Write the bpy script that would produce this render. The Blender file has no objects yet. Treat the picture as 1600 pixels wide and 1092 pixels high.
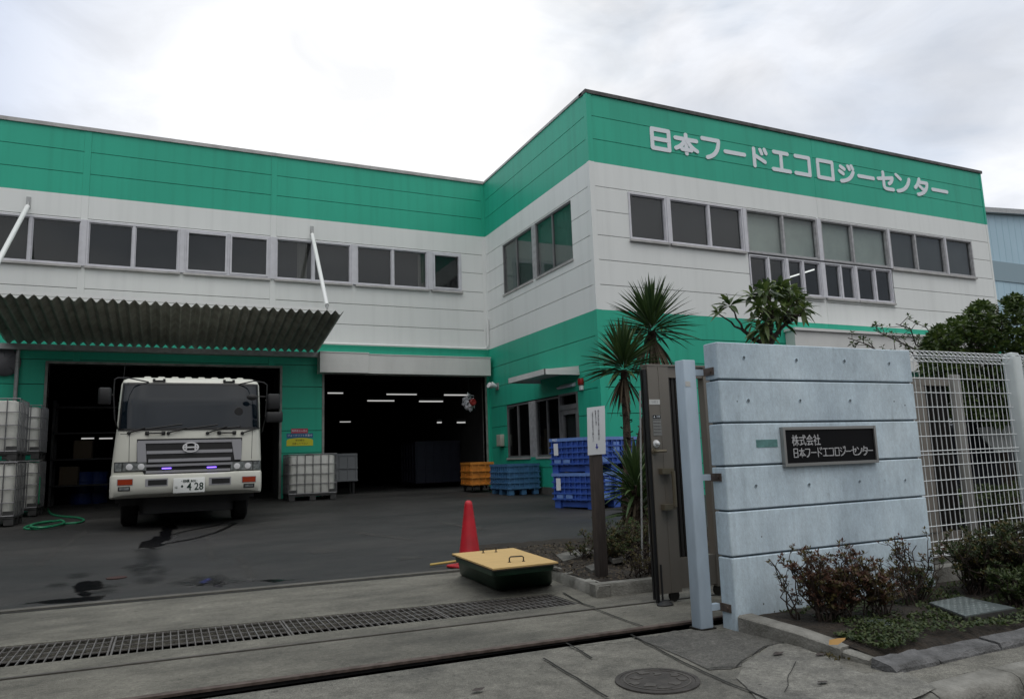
import bpy, bmesh, math, random
from mathutils import Vector, Matrix, noise as mnoise

S = bpy.context.scene
COL = S.collection
random.seed(7)
RAD = math.radians

# ------------------------------------------------------------------ camera
CAM = Vector((0, 0, 1.15))
FPX, PITCH, YAW, ROLL = 1152.84, RAD(8.41228), RAD(25.0712), RAD(-1.92827)
FW = Vector((math.sin(YAW) * math.cos(PITCH), math.cos(YAW) * math.cos(PITCH), math.sin(PITCH)))
R0 = Vector((math.cos(YAW), -math.sin(YAW), 0))
U0 = R0.cross(FW)
RT = R0 * math.cos(ROLL) + U0 * math.sin(ROLL)
UP = -R0 * math.sin(ROLL) + U0 * math.cos(ROLL)
cd = bpy.data.cameras.new('camera')
cam = bpy.data.objects.new('camera', cd)
COL.objects.link(cam)
cam.matrix_world = Matrix(((RT.x, UP.x, -FW.x, CAM.x), (RT.y, UP.y, -FW.y, CAM.y), (RT.z, UP.z, -FW.z, CAM.z), (0, 0, 0, 1)))
cd.sensor_width = 36
cd.lens = FPX / 1600 * 36
cd.clip_start = 0.05
cd.clip_end = 3000
S.camera = cam

# ------------------------------------------------------------------ sky and sun (bright overcast)
SUN_EL, SUN_AZ = RAD(66), RAD(195)      # azimuth clockwise from +Y
w = bpy.data.worlds.new('World')
S.world = w
w.use_nodes = True
nt = w.node_tree
nt.nodes.clear()
def wn(t, **k):
    n = nt.nodes.new(t)
    for a, b in k.items(): setattr(n, a, b)
    return n
wo = wn('ShaderNodeOutputWorld')
bg = wn('ShaderNodeBackground')
sky = wn('ShaderNodeTexSky', sky_type='NISHITA', sun_disc=False, sun_elevation=SUN_EL, sun_rotation=SUN_AZ)
tc = wn('ShaderNodeTexCoord')
mp = wn('ShaderNodeMapping')
mp.inputs['Scale'].default_value = (1, 1, 2.2)
mp.inputs['Location'].default_value = (0.2, 9.4, 3.3)
n1 = wn('ShaderNodeTexNoise'); n1.inputs['Scale'].default_value = 2.3; n1.inputs['Detail'].default_value = 8; n1.inputs['Roughness'].default_value = .5; n1.inputs['Distortion'].default_value = .35
rp = wn('ShaderNodeValToRGB')
el = rp.color_ramp.elements
el[0].position = .40; el[0].color = (6.4, 7.2, 8.4, 1)
el[1].position = .54; el[1].color = (11.0, 11.1, 11.4, 1)
e = el.new(.47); e.color = (9.0, 9.5, 10.2, 1)
n2 = wn('ShaderNodeTexNoise'); n2.inputs['Scale'].default_value = 1.4; n2.inputs['Detail'].default_value = 3
rp2 = wn('ShaderNodeValToRGB'); rp2.color_ramp.elements[0].position = .3; rp2.color_ramp.elements[0].color = (.55, .55, .55, 1); rp2.color_ramp.elements[1].position = .5
mx = wn('ShaderNodeMix', data_type='RGBA')
L = nt.links.new
L(tc.outputs['Generated'], mp.inputs['Vector'])
L(mp.outputs[0], n1.inputs['Vector']); L(mp.outputs[0], n2.inputs['Vector'])
L(n1.outputs['Fac'], rp.inputs[0]); L(n2.outputs['Fac'], rp2.inputs[0])
L(rp2.outputs[0], mx.inputs[0])
L(sky.outputs[0], mx.inputs[6]); L(rp.outputs[0], mx.inputs[7])
# a broad bank of brighter cloud straight ahead over the factory
dt = wn('ShaderNodeVectorMath', operation='DOT_PRODUCT')
bv = (FW * FPX + RT * (560 - 800) + UP * (546 - 235)).normalized()
dt.inputs[1].default_value = bv
rp3 = wn('ShaderNodeValToRGB')
rp3.color_ramp.elements[0].position = .915; rp3.color_ramp.elements[0].color = (0, 0, 0, 1)
rp3.color_ramp.elements[1].position = .985; rp3.color_ramp.elements[1].color = (1, 1, 1, 1)
mx2 = wn('ShaderNodeMix', data_type='RGBA'); mx2.inputs[7].default_value = (12.2, 12.2, 12.2, 1)
ml = wn('ShaderNodeMath', operation='MULTIPLY'); ml.inputs[1].default_value = .85
L(tc.outputs['Generated'], dt.inputs[0]); L(dt.outputs['Value'], rp3.inputs[0]); L(rp3.outputs[0], ml.inputs[0])
L(ml.outputs[0], mx2.inputs[0])
# thicker grey clouds to the upper left and right, unseen brighter sky behind the road, added to light the facades
def bank(prev, vec, p0, p1, col, f, hi=1.5, lo=0):
    d_ = wn('ShaderNodeVectorMath', operation='DOT_PRODUCT'); d_.inputs[1].default_value = vec.normalized()
    r_ = wn('ShaderNodeValToRGB'); r_.color_ramp.elements[0].position = p0; r_.color_ramp.elements[1].position = p1
    r_.color_ramp.elements[0].color = (0, 0, 0, 1)
    m_ = wn('ShaderNodeMath', operation='MULTIPLY'); m_.inputs[1].default_value = f
    n_ = wn('ShaderNodeMath', operation='MULTIPLY')
    x_ = wn('ShaderNodeMix', data_type='RGBA'); x_.inputs[7].default_value = (*col, 1)
    L(tc.outputs['Generated'], d_.inputs[0]); L(d_.outputs['Value'], r_.inputs[0]); L(r_.outputs[0], m_.inputs[0])
    rr_ = wn('ShaderNodeMapRange'); rr_.inputs[1].default_value = .35; rr_.inputs[2].default_value = .65; rr_.inputs[3].default_value = hi; rr_.inputs[4].default_value = lo
    L(n1.outputs['Fac'], rr_.inputs[0]); L(m_.outputs[0], n_.inputs[0]); L(rr_.outputs[0], n_.inputs[1]); n_.use_clamp = True
    L(n_.outputs[0], x_.inputs[0]); L(prev, x_.inputs[6]); return x_.outputs[2]
def skydir(x, y): return FW * FPX + RT * (x - 800) + UP * (546 - y)
o_ = bank(mx.outputs[2], skydir(1420, 190), .955, .995, (6.5, 7.2, 8.4), 1.0)
o_ = bank(o_, skydir(190, 40), .93, .985, (6.7, 7.4, 8.9), 1.0, 1.5, .25)
o_ = bank(o_, Vector((.10, -.50, .86)), .62, .95, (15.5, 15.5, 15.4), .95, 1, 1)
hz_ = wn('ShaderNodeSeparateXYZ'); L(tc.outputs['Generated'], hz_.inputs[0])      # overcast sky is dimmer near the horizon behind the road
bk_ = wn('ShaderNodeMapRange'); bk_.inputs[1].default_value = -.15; bk_.inputs[2].default_value = -.5; L(hz_.outputs['Y'], bk_.inputs[0])
up_ = wn('ShaderNodeMapRange'); up_.inputs[1].default_value = .12; up_.inputs[2].default_value = .62; up_.inputs[3].default_value = .55; up_.inputs[4].default_value = 0; L(hz_.outputs['Z'], up_.inputs[0])
dm_ = wn('ShaderNodeMath', operation='MULTIPLY'); L(bk_.outputs[0], dm_.inputs[0]); L(up_.outputs[0], dm_.inputs[1])
xk_ = wn('ShaderNodeMix', data_type='RGBA'); xk_.inputs[7].default_value = (1.6, 1.7, 1.9, 1)
L(dm_.outputs[0], xk_.inputs[0]); L(o_, xk_.inputs[6]); o_ = xk_.outputs[2]
L(o_, mx2.inputs[6])
n3 = wn('ShaderNodeTexNoise'); n3.inputs['Scale'].default_value = 5.5; n3.inputs['Detail'].default_value = 7; n3.inputs['Roughness'].default_value = .55; n3.inputs['Distortion'].default_value = .6
m3 = wn('ShaderNodeMapRange'); m3.inputs[1].default_value = .36; m3.inputs[2].default_value = .62; m3.inputs[3].default_value = .88; m3.inputs[4].default_value = 1.05
x3 = wn('ShaderNodeMix', data_type='RGBA'); x3.blend_type = 'MULTIPLY'; x3.inputs[0].default_value = 1
L(mp.outputs[0], n3.inputs['Vector']); L(n3.outputs['Fac'], m3.inputs[0]); L(mx2.outputs[2], x3.inputs[6]); L(m3.outputs[0], x3.inputs[7])
L(x3.outputs[2], bg.inputs['Color'])
bg.inputs['Strength'].default_value = .096
L(bg.outputs[0], wo.inputs[0])
sd = bpy.data.lights.new('sun', 'SUN')
sd.energy = .5
sd.angle = RAD(25)
sd.color = (1, .97, .93)
so = bpy.data.objects.new('sun', sd)
COL.objects.link(so)
sdir = Vector((math.sin(SUN_AZ) * math.cos(SUN_EL), math.cos(SUN_AZ) * math.cos(SUN_EL), math.sin(SUN_EL)))
so.rotation_euler = sdir.to_track_quat('Z', 'Y').to_euler()
so.location = sdir * 60
S.view_settings.view_transform = 'Standard'
S.view_settings.look = 'None'
S.view_settings.exposure = 0
S.view_settings.gamma = 1

# ------------------------------------------------------------------ reading positions off the photograph (1600 px wide)
def ray(x, y): return FW + RT * ((x - 800) / FPX) + UP * ((546 - y) / FPX)
def onplane(x, y, n, d):
    v = ray(x, y); n = Vector(n); t = (d - n.dot(CAM)) / n.dot(v)
    return CAM + v * t
def atX(x, y, X): return onplane(x, y, (1, 0, 0), X)
def atY(x, y, Y): return onplane(x, y, (0, 1, 0), Y)
def atZ(x, y, Z=0): return onplane(x, y, (0, 0, 1), Z)
SL = .30 / 12.8
def gz(y): return max(0, min(.3, (y - 8) * SL))
def atG(x, y):
    p = atZ(x, y, 0)
    if p.y > 8 or p.y < 0: p = onplane(x, y, (0, -SL, 1), -8 * SL)
    return p

# ------------------------------------------------------------------ mesh building
class MB:
    def __init__(s): s.v = []; s.f = []
    def add(s, vs, fs):
        o = len(s.v); s.v += [tuple(v) for v in vs]; s.f += [tuple(i + o for i in f) for f in fs]
        return s
    def hexa(s, p):   # 8 points: bottom 4 ccw, top 4 ccw
        return s.add(p, [(3, 2, 1, 0), (4, 5, 6, 7), (0, 1, 5, 4), (1, 2, 6, 5), (2, 3, 7, 6), (3, 0, 4, 7)])
    def box(s, x0, x1, y0, y1, z0, z1, M=None):
        p = [Vector(q) for q in ((x0, y0, z0), (x1, y0, z0), (x1, y1, z0), (x0, y1, z0), (x0, y0, z1), (x1, y0, z1), (x1, y1, z1), (x0, y1, z1))]
        if M: p = [M @ q for q in p]
        return s.hexa(p)
    def mbox(s, m, u0, u1, d0, d1, z0, z1):
        return s.hexa([m(u0, d1, z0), m(u1, d1, z0), m(u1, d0, z0), m(u0, d0, z0), m(u0, d1, z1), m(u1, d1, z1), m(u1, d0, z1), m(u0, d0, z1)])
    def rbox(s, x0, x1, y0, y1, z0, z1, r=.01, n=3, M=None):   # box with rounded vertical edges and chamfered top/bottom
        def outline(i):
            a0, a1, b0, b1 = x0 + i, x1 - i, y0 + i, y1 - i
            rr = max(r - i, .0005); o = []
            for cx, cy, st in ((a1 - rr, b1 - rr, 0), (a0 + rr, b1 - rr, 90), (a0 + rr, b0 + rr, 180), (a1 - rr, b0 + rr, 270)):
                for k in range(n + 1):
                    a = RAD(st + 90 * k / n); o.append((cx + rr * math.cos(a), cy + rr * math.sin(a)))
            return o
        c = r * .6
        secs = [(c, z0), (c * .3, z0 + c * .3), (0, z0 + c), (0, z1 - c), (c * .3, z1 - c * .3), (c, z1)]
        rings = [[Vector((x, y, z)) for x, y in outline(i)] for i, z in secs]
        if M: rings = [[M @ q for q in g] for g in rings]
        return s.loft(rings)
    def loft(s, rings, cap=True, close=True):
        n = len(rings[0]); o = len(s.v)
        for g in rings: s.v += [tuple(q) for q in g]
        for i in range(len(rings) - 1):
            for k in range(n if close else n - 1):
                a = o + i * n + k; b = o + i * n + (k + 1) % n
                s.f.append((a, b, b + n, a + n))
        if cap:
            s.f.append(tuple(o + k for k in reversed(range(n))))
            s.f.append(tuple(o + (len(rings) - 1) * n + k for k in range(n)))
        return s
    def tube(s, pts, r, seg=8, cap=True):
        pts = [Vector(p) for p in pts]; rings = []
        rr = r if isinstance(r, (list, tuple)) else [r] * len(pts)
        prev = None
        for i, p in enumerate(pts):
            t = (pts[min(i + 1, len(pts) - 1)] - pts[max(i - 1, 0)])
            t = t.normalized() if t.length > 1e-9 else Vector((0, 0, 1))
            if prev is None:
                a = Vector((0, 0, 1)) if abs(t.z) < .9 else Vector((1, 0, 0))
                nn = t.cross(a).normalized()
            else:
                nn = prev - t * prev.dot(t)
                nn = nn.normalized() if nn.length > 1e-6 else t.orthogonal().normalized()
            prev = nn; b = t.cross(nn)
            rings.append([p + (nn * math.cos(2 * math.pi * k / seg) + b * math.sin(2 * math.pi * k / seg)) * rr[i] for k in range(seg)])
        return s.loft(rings, cap)
    def cyl(s, p0, p1, r, seg=12): return s.tube([p0, p1], r, seg)
    def lathe(s, prof, seg=24, M=None, cap=True):   # profile of (r, z)
        rings = []
        for r, z in prof:
            g = [Vector((r * math.cos(2 * math.pi * k / seg), r * math.sin(2 * math.pi * k / seg), z)) for k in range(seg)]
            rings.append([M @ q for q in g] if M else g)
        return s.loft(rings, cap)
    def poly(s, pts): return s.add(pts, [tuple(range(len(pts)))])
    def prism(s, pts, off):
        pts = [Vector(p) for p in pts]; off = Vector(off); n = len(pts)
        return s.add(pts + [p + off for p in pts], [tuple(reversed(range(n))), tuple(range(n, 2 * n))] + [(i, (i + 1) % n, (i + 1) % n + n, i + n) for i in range(n)])
    def build(s, name, m, parent=None, world=True, smooth=False, angle=35, label=None, fix=True):
        off = Vector()
        if parent is not None and world:
            o = parent
            while o is not None: off += o.location; o = o.parent
        me = bpy.data.meshes.new(name)
        me.from_pydata([tuple(Vector(v) - off) for v in s.v], [], s.f)
        me.update()
        if fix or smooth:
            bm = bmesh.new(); bm.from_mesh(me)
            if fix: bmesh.ops.recalc_face_normals(bm, faces=bm.faces)
            if smooth:
                for f in bm.faces: f.smooth = True
                for e_ in bm.edges:
                    if len(e_.link_faces) == 2 and e_.calc_face_angle(0) > RAD(angle): e_.smooth = False
            bm.to_mesh(me); bm.free()
        me.materials.append(m)
        o = bpy.data.objects.new(name, me)
        COL.objects.link(o)
        o.parent = parent
        if label: o['label'] = label
        return o

def tag(o, label=None, cat=None, group=None, kind=None):
    if label: o['label'] = label
    if cat: o['category'] = cat
    if group: o['group'] = group
    if kind: o['kind'] = kind
    return o
def thing(name, label, cat, loc=(0, 0, 0), rz=0, group=None):
    o = bpy.data.objects.new(name, None); COL.objects.link(o)
    o.empty_display_size = .1
    o.location = loc; o.rotation_euler = (0, 0, rz)
    return tag(o, label, cat, group)
def copy_tree(o, loc=None, rz=None, label=None, parent=None):
    c = o.copy(); COL.objects.link(c); c.parent = parent
    if loc is not None: c.location = loc
    if rz is not None: c.rotation_euler = (0, 0, rz)
    if label: c['label'] = label
    for ch in list(o.children): copy_tree(ch, parent=c)
    return c

# ------------------------------------------------------------------ materials
def mat(name, col, rough=.6, metal=0, var=0, vscale=3, col2=None, bump=0, bscale=60, spec=.5, stretch=None, emit=None, es=1, trans=0, detail=5, lo=.35, hi=.65):
    m = bpy.data.materials.new(name); m.use_nodes = True
    t = m.node_tree; b = t.nodes['Principled BSDF']
    b.inputs['Base Color'].default_value = (*col, 1)
    b.inputs['Roughness'].default_value = rough
    b.inputs['Metallic'].default_value = metal
    b.inputs['Specular IOR Level'].default_value = spec
    if emit:
        b.inputs['Emission Color'].default_value = (*emit, 1); b.inputs['Emission Strength'].default_value = es
    g = t.nodes.new('ShaderNodeTexCoord')
    src = g.outputs['Object']
    if var or col2:
        mpn = t.nodes.new('ShaderNodeMapping'); mpn.inputs['Scale'].default_value = stretch or (1, 1, 1)
        t.links.new(src, mpn.inputs[0])
        nz = t.nodes.new('ShaderNodeTexNoise'); nz.inputs['Scale'].default_value = vscale; nz.inputs['Detail'].default_value = detail; nz.inputs['Roughness'].default_value = .6
        t.links.new(mpn.outputs[0], nz.inputs['Vector'])
        r = t.nodes.new('ShaderNodeValToRGB')
        c2 = col2 or tuple(c * (1 - var) for c in col)
        r.color_ramp.elements[0].position = lo; r.color_ramp.elements[0].color = (*c2, 1)
        r.color_ramp.elements[1].position = hi; r.color_ramp.elements[1].color = (*col, 1)
        t.links.new(nz.outputs['Fac'], r.inputs[0]); t.links.new(r.outputs[0], b.inputs['Base Color'])
    if bump:
        nb = t.nodes.new('ShaderNodeTexNoise'); nb.inputs['Scale'].default_value = bscale; nb.inputs['Detail'].default_value = 4
        t.links.new(src, nb.inputs['Vector'])
        bp = t.nodes.new('ShaderNodeBump'); bp.inputs['Strength'].default_value = bump; bp.inputs['Distance'].default_value = .02
        t.links.new(nb.outputs['Fac'], bp.inputs['Height']); t.links.new(bp.outputs[0], b.inputs['Normal'])
    return m

def glass(name, tint, clear=.75, rough=.02):
    m = bpy.data.materials.new(name); m.use_nodes = True
    t = m.node_tree; t.nodes.clear()
    o = t.nodes.new('ShaderNodeOutputMaterial'); tr = t.nodes.new('ShaderNodeBsdfTransparent'); gl = t.nodes.new('ShaderNodeBsdfGlossy')
    df = t.nodes.new('ShaderNodeBsdfDiffuse'); m1 = t.nodes.new('ShaderNodeMixShader'); m2 = t.nodes.new('ShaderNodeMixShader'); fr = t.nodes.new('ShaderNodeFresnel')
    ge = t.nodes.new('ShaderNodeNewGeometry'); ir = t.nodes.new('ShaderNodeMapRange'); ir.inputs[3].default_value = 1.5; ir.inputs[4].default_value = 1 / 1.5
    t.links.new(ge.outputs['Backfacing'], ir.inputs[0]); t.links.new(ir.outputs[0], fr.inputs[0])
    tr.inputs[0].default_value = (*tint, 1); df.inputs[0].default_value = (.02, .022, .022, 1); gl.inputs['Roughness'].default_value = rough
    m1.inputs[0].default_value = clear
    t.links.new(df.outputs[0], m1.inputs[1]); t.links.new(tr.outputs[0], m1.inputs[2])
    t.links.new(fr.outputs[0], m2.inputs[0]); t.links.new(m1.outputs[0], m2.inputs[1]); t.links.new(gl.outputs[0], m2.inputs[2])
    t.links.new(m2.outputs[0], o.inputs[0])
    return m

def leafmat(name, c1, c2, rough=.5, trans=.25):
    """leaf colour differs from leaf to leaf (random per island)"""
    m = bpy.data.materials.new(name); m.use_nodes = True
    t = m.node_tree; b = t.nodes['Principled BSDF']
    ge = t.nodes.new('ShaderNodeNewGeometry'); r = t.nodes.new('ShaderNodeValToRGB')
    r.color_ramp.elements[0].color = (*c1, 1); r.color_ramp.elements[1].color = (*c2, 1)
    t.links.new(ge.outputs['Random Per Island'], r.inputs[0]); t.links.new(r.outputs[0], b.inputs['Base Color'])
    b.inputs['Roughness'].default_value = rough
    tl = t.nodes.new('ShaderNodeBsdfTranslucent'); ms = t.nodes.new('ShaderNodeMixShader'); ms.inputs[0].default_value = trans
    t.links.new(r.outputs[0], tl.inputs[0]); t.links.new(b.outputs[0], ms.inputs[1]); t.links.new(tl.outputs[0], ms.inputs[2])
    t.links.new(ms.outputs[0], t.nodes['Material Output'].inputs[0])
    return m

def panelmat(name, col, rough, amp):
    """painted cladding: each panel a slightly different tone, thin rain streaks running down, faint cloudy dirt"""
    m = bpy.data.materials.new(name); m.use_nodes = True
    t = m.node_tree; b = t.nodes['Principled BSDF']; b.inputs['Roughness'].default_value = rough; b.inputs['Specular IOR Level'].default_value = .3
    g = t.nodes.new('ShaderNodeTexCoord'); ge = t.nodes.new('ShaderNodeNewGeometry'); prev = None
    def mul(prev, src, p0, p1, lo, hi):
        r = t.nodes.new('ShaderNodeMapRange'); r.inputs[1].default_value = p0; r.inputs[2].default_value = p1; r.inputs[3].default_value = lo; r.inputs[4].default_value = hi
        t.links.new(src, r.inputs[0])
        x = t.nodes.new('ShaderNodeMix'); x.data_type = 'RGBA'; x.blend_type = 'MULTIPLY'; x.inputs[0].default_value = 1
        if prev is None: x.inputs[6].default_value = (*col, 1)
        else: t.links.new(prev, x.inputs[6])
        t.links.new(r.outputs[0], x.inputs[7]); return x.outputs[2]
    def nz(scale, sc, d):
        mpn = t.nodes.new('ShaderNodeMapping'); mpn.inputs['Scale'].default_value = scale; t.links.new(g.outputs['Object'], mpn.inputs[0])
        n = t.nodes.new('ShaderNodeTexNoise'); n.inputs['Scale'].default_value = sc; n.inputs['Detail'].default_value = d; t.links.new(mpn.outputs[0], n.inputs['Vector']); return n.outputs['Fac']
    o = mul(None, ge.outputs['Random Per Island'], 0, 1, 1 - amp * .35, 1)
    o = mul(o, nz((1, 1, .05), 5, 5), .48, .72, 1, 1 - amp)
    o = mul(o, nz((1, 1, .6), .5, 6), .35, .65, 1 - amp * .8, 1.0)
    t.links.new(o, b.inputs['Base Color']); return m
M = dict(
    white=panelmat('white_panel', (.77, .79, .775), .5, .06), green=panelmat('green_panel', (.030, .43, .288), .42, .12),
    backing=mat('wall_backing', (.05, .05, .05), .9),
    alu=mat('aluminium_frame', (.62, .62, .66), .45, var=.12, vscale=6),
    alu_dull=mat('weathered_aluminium', (.42, .42, .43), .5, var=.3, vscale=9),
    alu_dark=mat('grey_aluminium', (.17, .17, .175), .5, var=.2, vscale=5),
    coping=mat('coping_metal', (.48, .47, .46), .5, var=.3, vscale=3),
    coping_dark=mat('stained_coping', (.10, .10, .095), .6, col2=(.035, .033, .03), vscale=4),
    pane=glass('window_glass', (.90, .92, .92), .9),
    blind_dark=mat('dark_blind', (.016, .016, .019), .9, var=.3, vscale=1.2),
    blind_green=mat('pale_blind', (.62, .68, .62), .8, var=.16, vscale=1.5),
    blind_teal=mat('teal_curtain', (.13, .22, .19), .85, var=.4, vscale=7, stretch=(6, 6, .4)),
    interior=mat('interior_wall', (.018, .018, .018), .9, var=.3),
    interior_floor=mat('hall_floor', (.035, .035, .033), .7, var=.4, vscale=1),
    tube_lamp=mat('lamp_tube', (.9, .9, .9), .4, emit=(1, 1, .97), es=.45),
    office_lamp=mat('office_tube', (.9, .9, .9), .4, emit=(1, 1, .97), es=1.5),
    shutter=mat('shutter_box', (.66, .66, .64), .45, var=.12, vscale=1.5, stretch=(1, 1, .4)),
    letter=mat('white_letter', (.72, .76, .80), .35),
    white_paint=mat('white_paint', (.75, .76, .75), .35),
    ivory=mat('truck_paint', (.64, .64, .57), .3, var=.06, vscale=2, spec=.5),
    corr=mat('corrugated_sheet', (.31, .31, .275), .6, col2=(.17, .17, .145), vscale=2.5, bump=.1, bscale=25),
    galv=mat('galvanised_steel', (.42, .43, .43), .45, metal=.3, var=.25, vscale=8),
    black=mat('black_plastic', (.012, .012, .013), .5, var=.3, vscale=10),
    darkglass=mat('windscreen_glass', (.005, .009, .014), .04, spec=.42),
    greyplastic=mat('grille_grey', (.32, .32, .34), .35, metal=.15),
    chrome=mat('chrome', (.70, .70, .71), .25, metal=.12),
    lens=mat('lamp_lens', (.26, .28, .28), .08, var=.6, vscale=16, spec=.9),
    orange_lens=mat('amber_lens', (.30, .035, .01), .25),
    blue_led=mat('violet_led', (.1, .05, .6), .3, emit=(.22, .12, 1), es=3),
    rubber=mat('tyre_rubber', (.005, .005, .005), .8, bump=.2, bscale=40),
    plate=mat('plate_white', (.75, .77, .75), .4),
    ink=mat('dark_green_ink', (.01, .03, .02), .5),
    ink_black=mat('black_ink', (.015, .015, .015), .6),
    ink_grey=mat('grey_ink', (.22, .22, .25), .6),
    ink_blue=mat('blue_ink', (.05, .06, .35), .6),
    tank=mat('tank_plastic', (.60, .60, .56), .35, var=.2, vscale=2.5),
    cage=mat('cage_steel', (.20, .20, .21), .45, metal=.5, var=.3, vscale=6),
    pallet=mat('pallet_grey', (.05, .05, .05), .7, var=.4, vscale=8),
    crate=mat('blue_crate', (.045, .115, .46), .45, var=.25, vscale=4),
    crate_lt=mat('crate_panel', (.15, .27, .62), .5, var=.2, vscale=8),
    bin_blue=mat('faded_blue_bin', (.07, .19, .36), .5, var=.25, vscale=5),
    bin_orange=mat('orange_bin', (.62, .24, .035), .5, var=.3, vscale=5),
    cone=mat('cone_red', (.50, .006, .018), .45, var=.3, vscale=5),
    tub=mat('dark_green_tub', (.012, .055, .030), .45, var=.35, vscale=6),
    plywood=mat('plywood', (.62, .42, .17), .65, var=.14, vscale=4, stretch=(1, 9, 1)),
    dark_edge=mat('plywood_edge', (.04, .03, .02), .8),
    steel_dark=mat('dark_steel', (.05, .045, .04), .5, metal=.6, var=.4, vscale=12),
    rust=mat('rusty_rail', (.13, .10, .085), .65, metal=.2, col2=(.06, .042, .034), vscale=14),
    grate=mat('rusty_grate', (.17, .165, .16), .6, metal=.2, col2=(.09, .08, .072), vscale=4),
    bamboo=mat('bamboo_yellow', (.5, .36, .1), .6),
    lblue=mat('pale_blue_concrete', (.54, .65, .73), .75, var=.17, vscale=2.6, stretch=(1, 1, .5), bump=.12, bscale=90, detail=9),
    lblue_steel=mat('pale_blue_steel', (.46, .56, .66), .5, var=.16, vscale=7, stretch=(1, 1, .3)),
    teal=mat('faded_teal_patch', (.13, .30, .29), .7, var=.35, vscale=20),
    sign_black=mat('plaque_black', (.005, .005, .006), .55, spec=.12),
    plaque_frame=mat('plaque_frame', (.30, .30, .29), .35, metal=.6),
    plaque_ink=mat('plaque_letters', (.50, .50, .51), .4, metal=.3),
    bronze=mat('bronze_aluminium', (.20, .178, .152), .42, metal=.25, var=.12, vscale=4, stretch=(1, 1, .2)),
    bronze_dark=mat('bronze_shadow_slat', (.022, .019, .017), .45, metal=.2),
    sticker=mat('sticker', (.55, .55, .53), .5),
    brass=mat('worn_handle', (.20, .17, .12), .4, metal=.6),
    wood_post=mat('weathered_post', (.062, .050, .045), .8, var=.45, vscale=14, stretch=(3, 3, .3)),
    board=mat('notice_board', (.70, .73, .76), .5),
    wire=mat('white_wire', (.74, .77, .78), .4),
    fencepost=mat('fence_post', (.55, .60, .60), .45, var=.1, vscale=5),
    kerb=mat('kerb_concrete', (.26, .255, .23), .9, col2=(.11, .107, .092), vscale=5, bump=.5, bscale=60, detail=9),
    edging=mat('rough_edging', (.16, .16, .162), .95, col2=(.075, .075, .075), vscale=9, bump=.8, bscale=70, detail=9),
    slab=mat('paving_slab', (.15, .145, .13), .9, col2=(.07, .068, .06), vscale=4, bump=.4, detail=9),
    soil=mat('soil', (.035, .026, .018), 1, col2=(.012, .010, .007), vscale=18, bump=1, bscale=40, detail=9),
    iron=mat('chequer_plate', (.16, .19, .19), .5, metal=.4, var=.35, vscale=7),
    manhole=mat('cast_iron', (.075, .068, .062), .65, metal=.3, var=.4, vscale=9, bump=.3),
    manhole_lt=mat('worn_cast_iron', (.10, .092, .083), .6, metal=.2, var=.3, vscale=20),
    hose=mat('green_hose', (.015, .20, .095), .4),
    bluehouse=mat('pale_blue_cladding', (.40, .56, .66), .6, var=.06, vscale=.4),
    bluehouse_band=mat('grey_blue_band', (.24, .33, .38), .6),
    louvre=mat('louvre_grey', (.42, .45, .48), .5),
    cover=mat('dark_cover', (.018, .020, .028), .8, var=.4, vscale=5),
    cardboard=mat('cardboard', (.07, .05, .03), .8),
    red=mat('red_plastic', (.30, .02, .018), .35),
    red_sign=mat('red_sign', (.45, .05, .09), .5),
    blue_sign=mat('blue_sign', (.025, .12, .26), .5),
    yellow_sign=mat('yellow_sign', (.62, .58, .03), .5),
    bark=mat('bark', (.075, .058, .045), .95, var=.5, vscale=12, bump=.8, bscale=30),
    yucca_bark=mat('yucca_bark', (.07, .05, .035), .95, var=.6, vscale=18, bump=1, bscale=40),
    drum=mat('blue_drum', (.01, .03, .13), .4),
    greybox=mat('grey_box', (.17, .18, .19), .6),
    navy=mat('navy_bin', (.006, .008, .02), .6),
    foil=mat('crumpled_foil', (.85, .85, .88), .4),
    water=mat('wet_stain', (.006, .006, .007), .12, spec=.5),
    damp=mat('damp_stain', (.020, .020, .020), .5),
    blue_paint=mat('blue_paint_mark', (.018, .022, .085), .6),
    redpatch=mat('red_oxide_cap', (.055, .022, .018), .8, var=.4, vscale=12),
)
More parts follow.
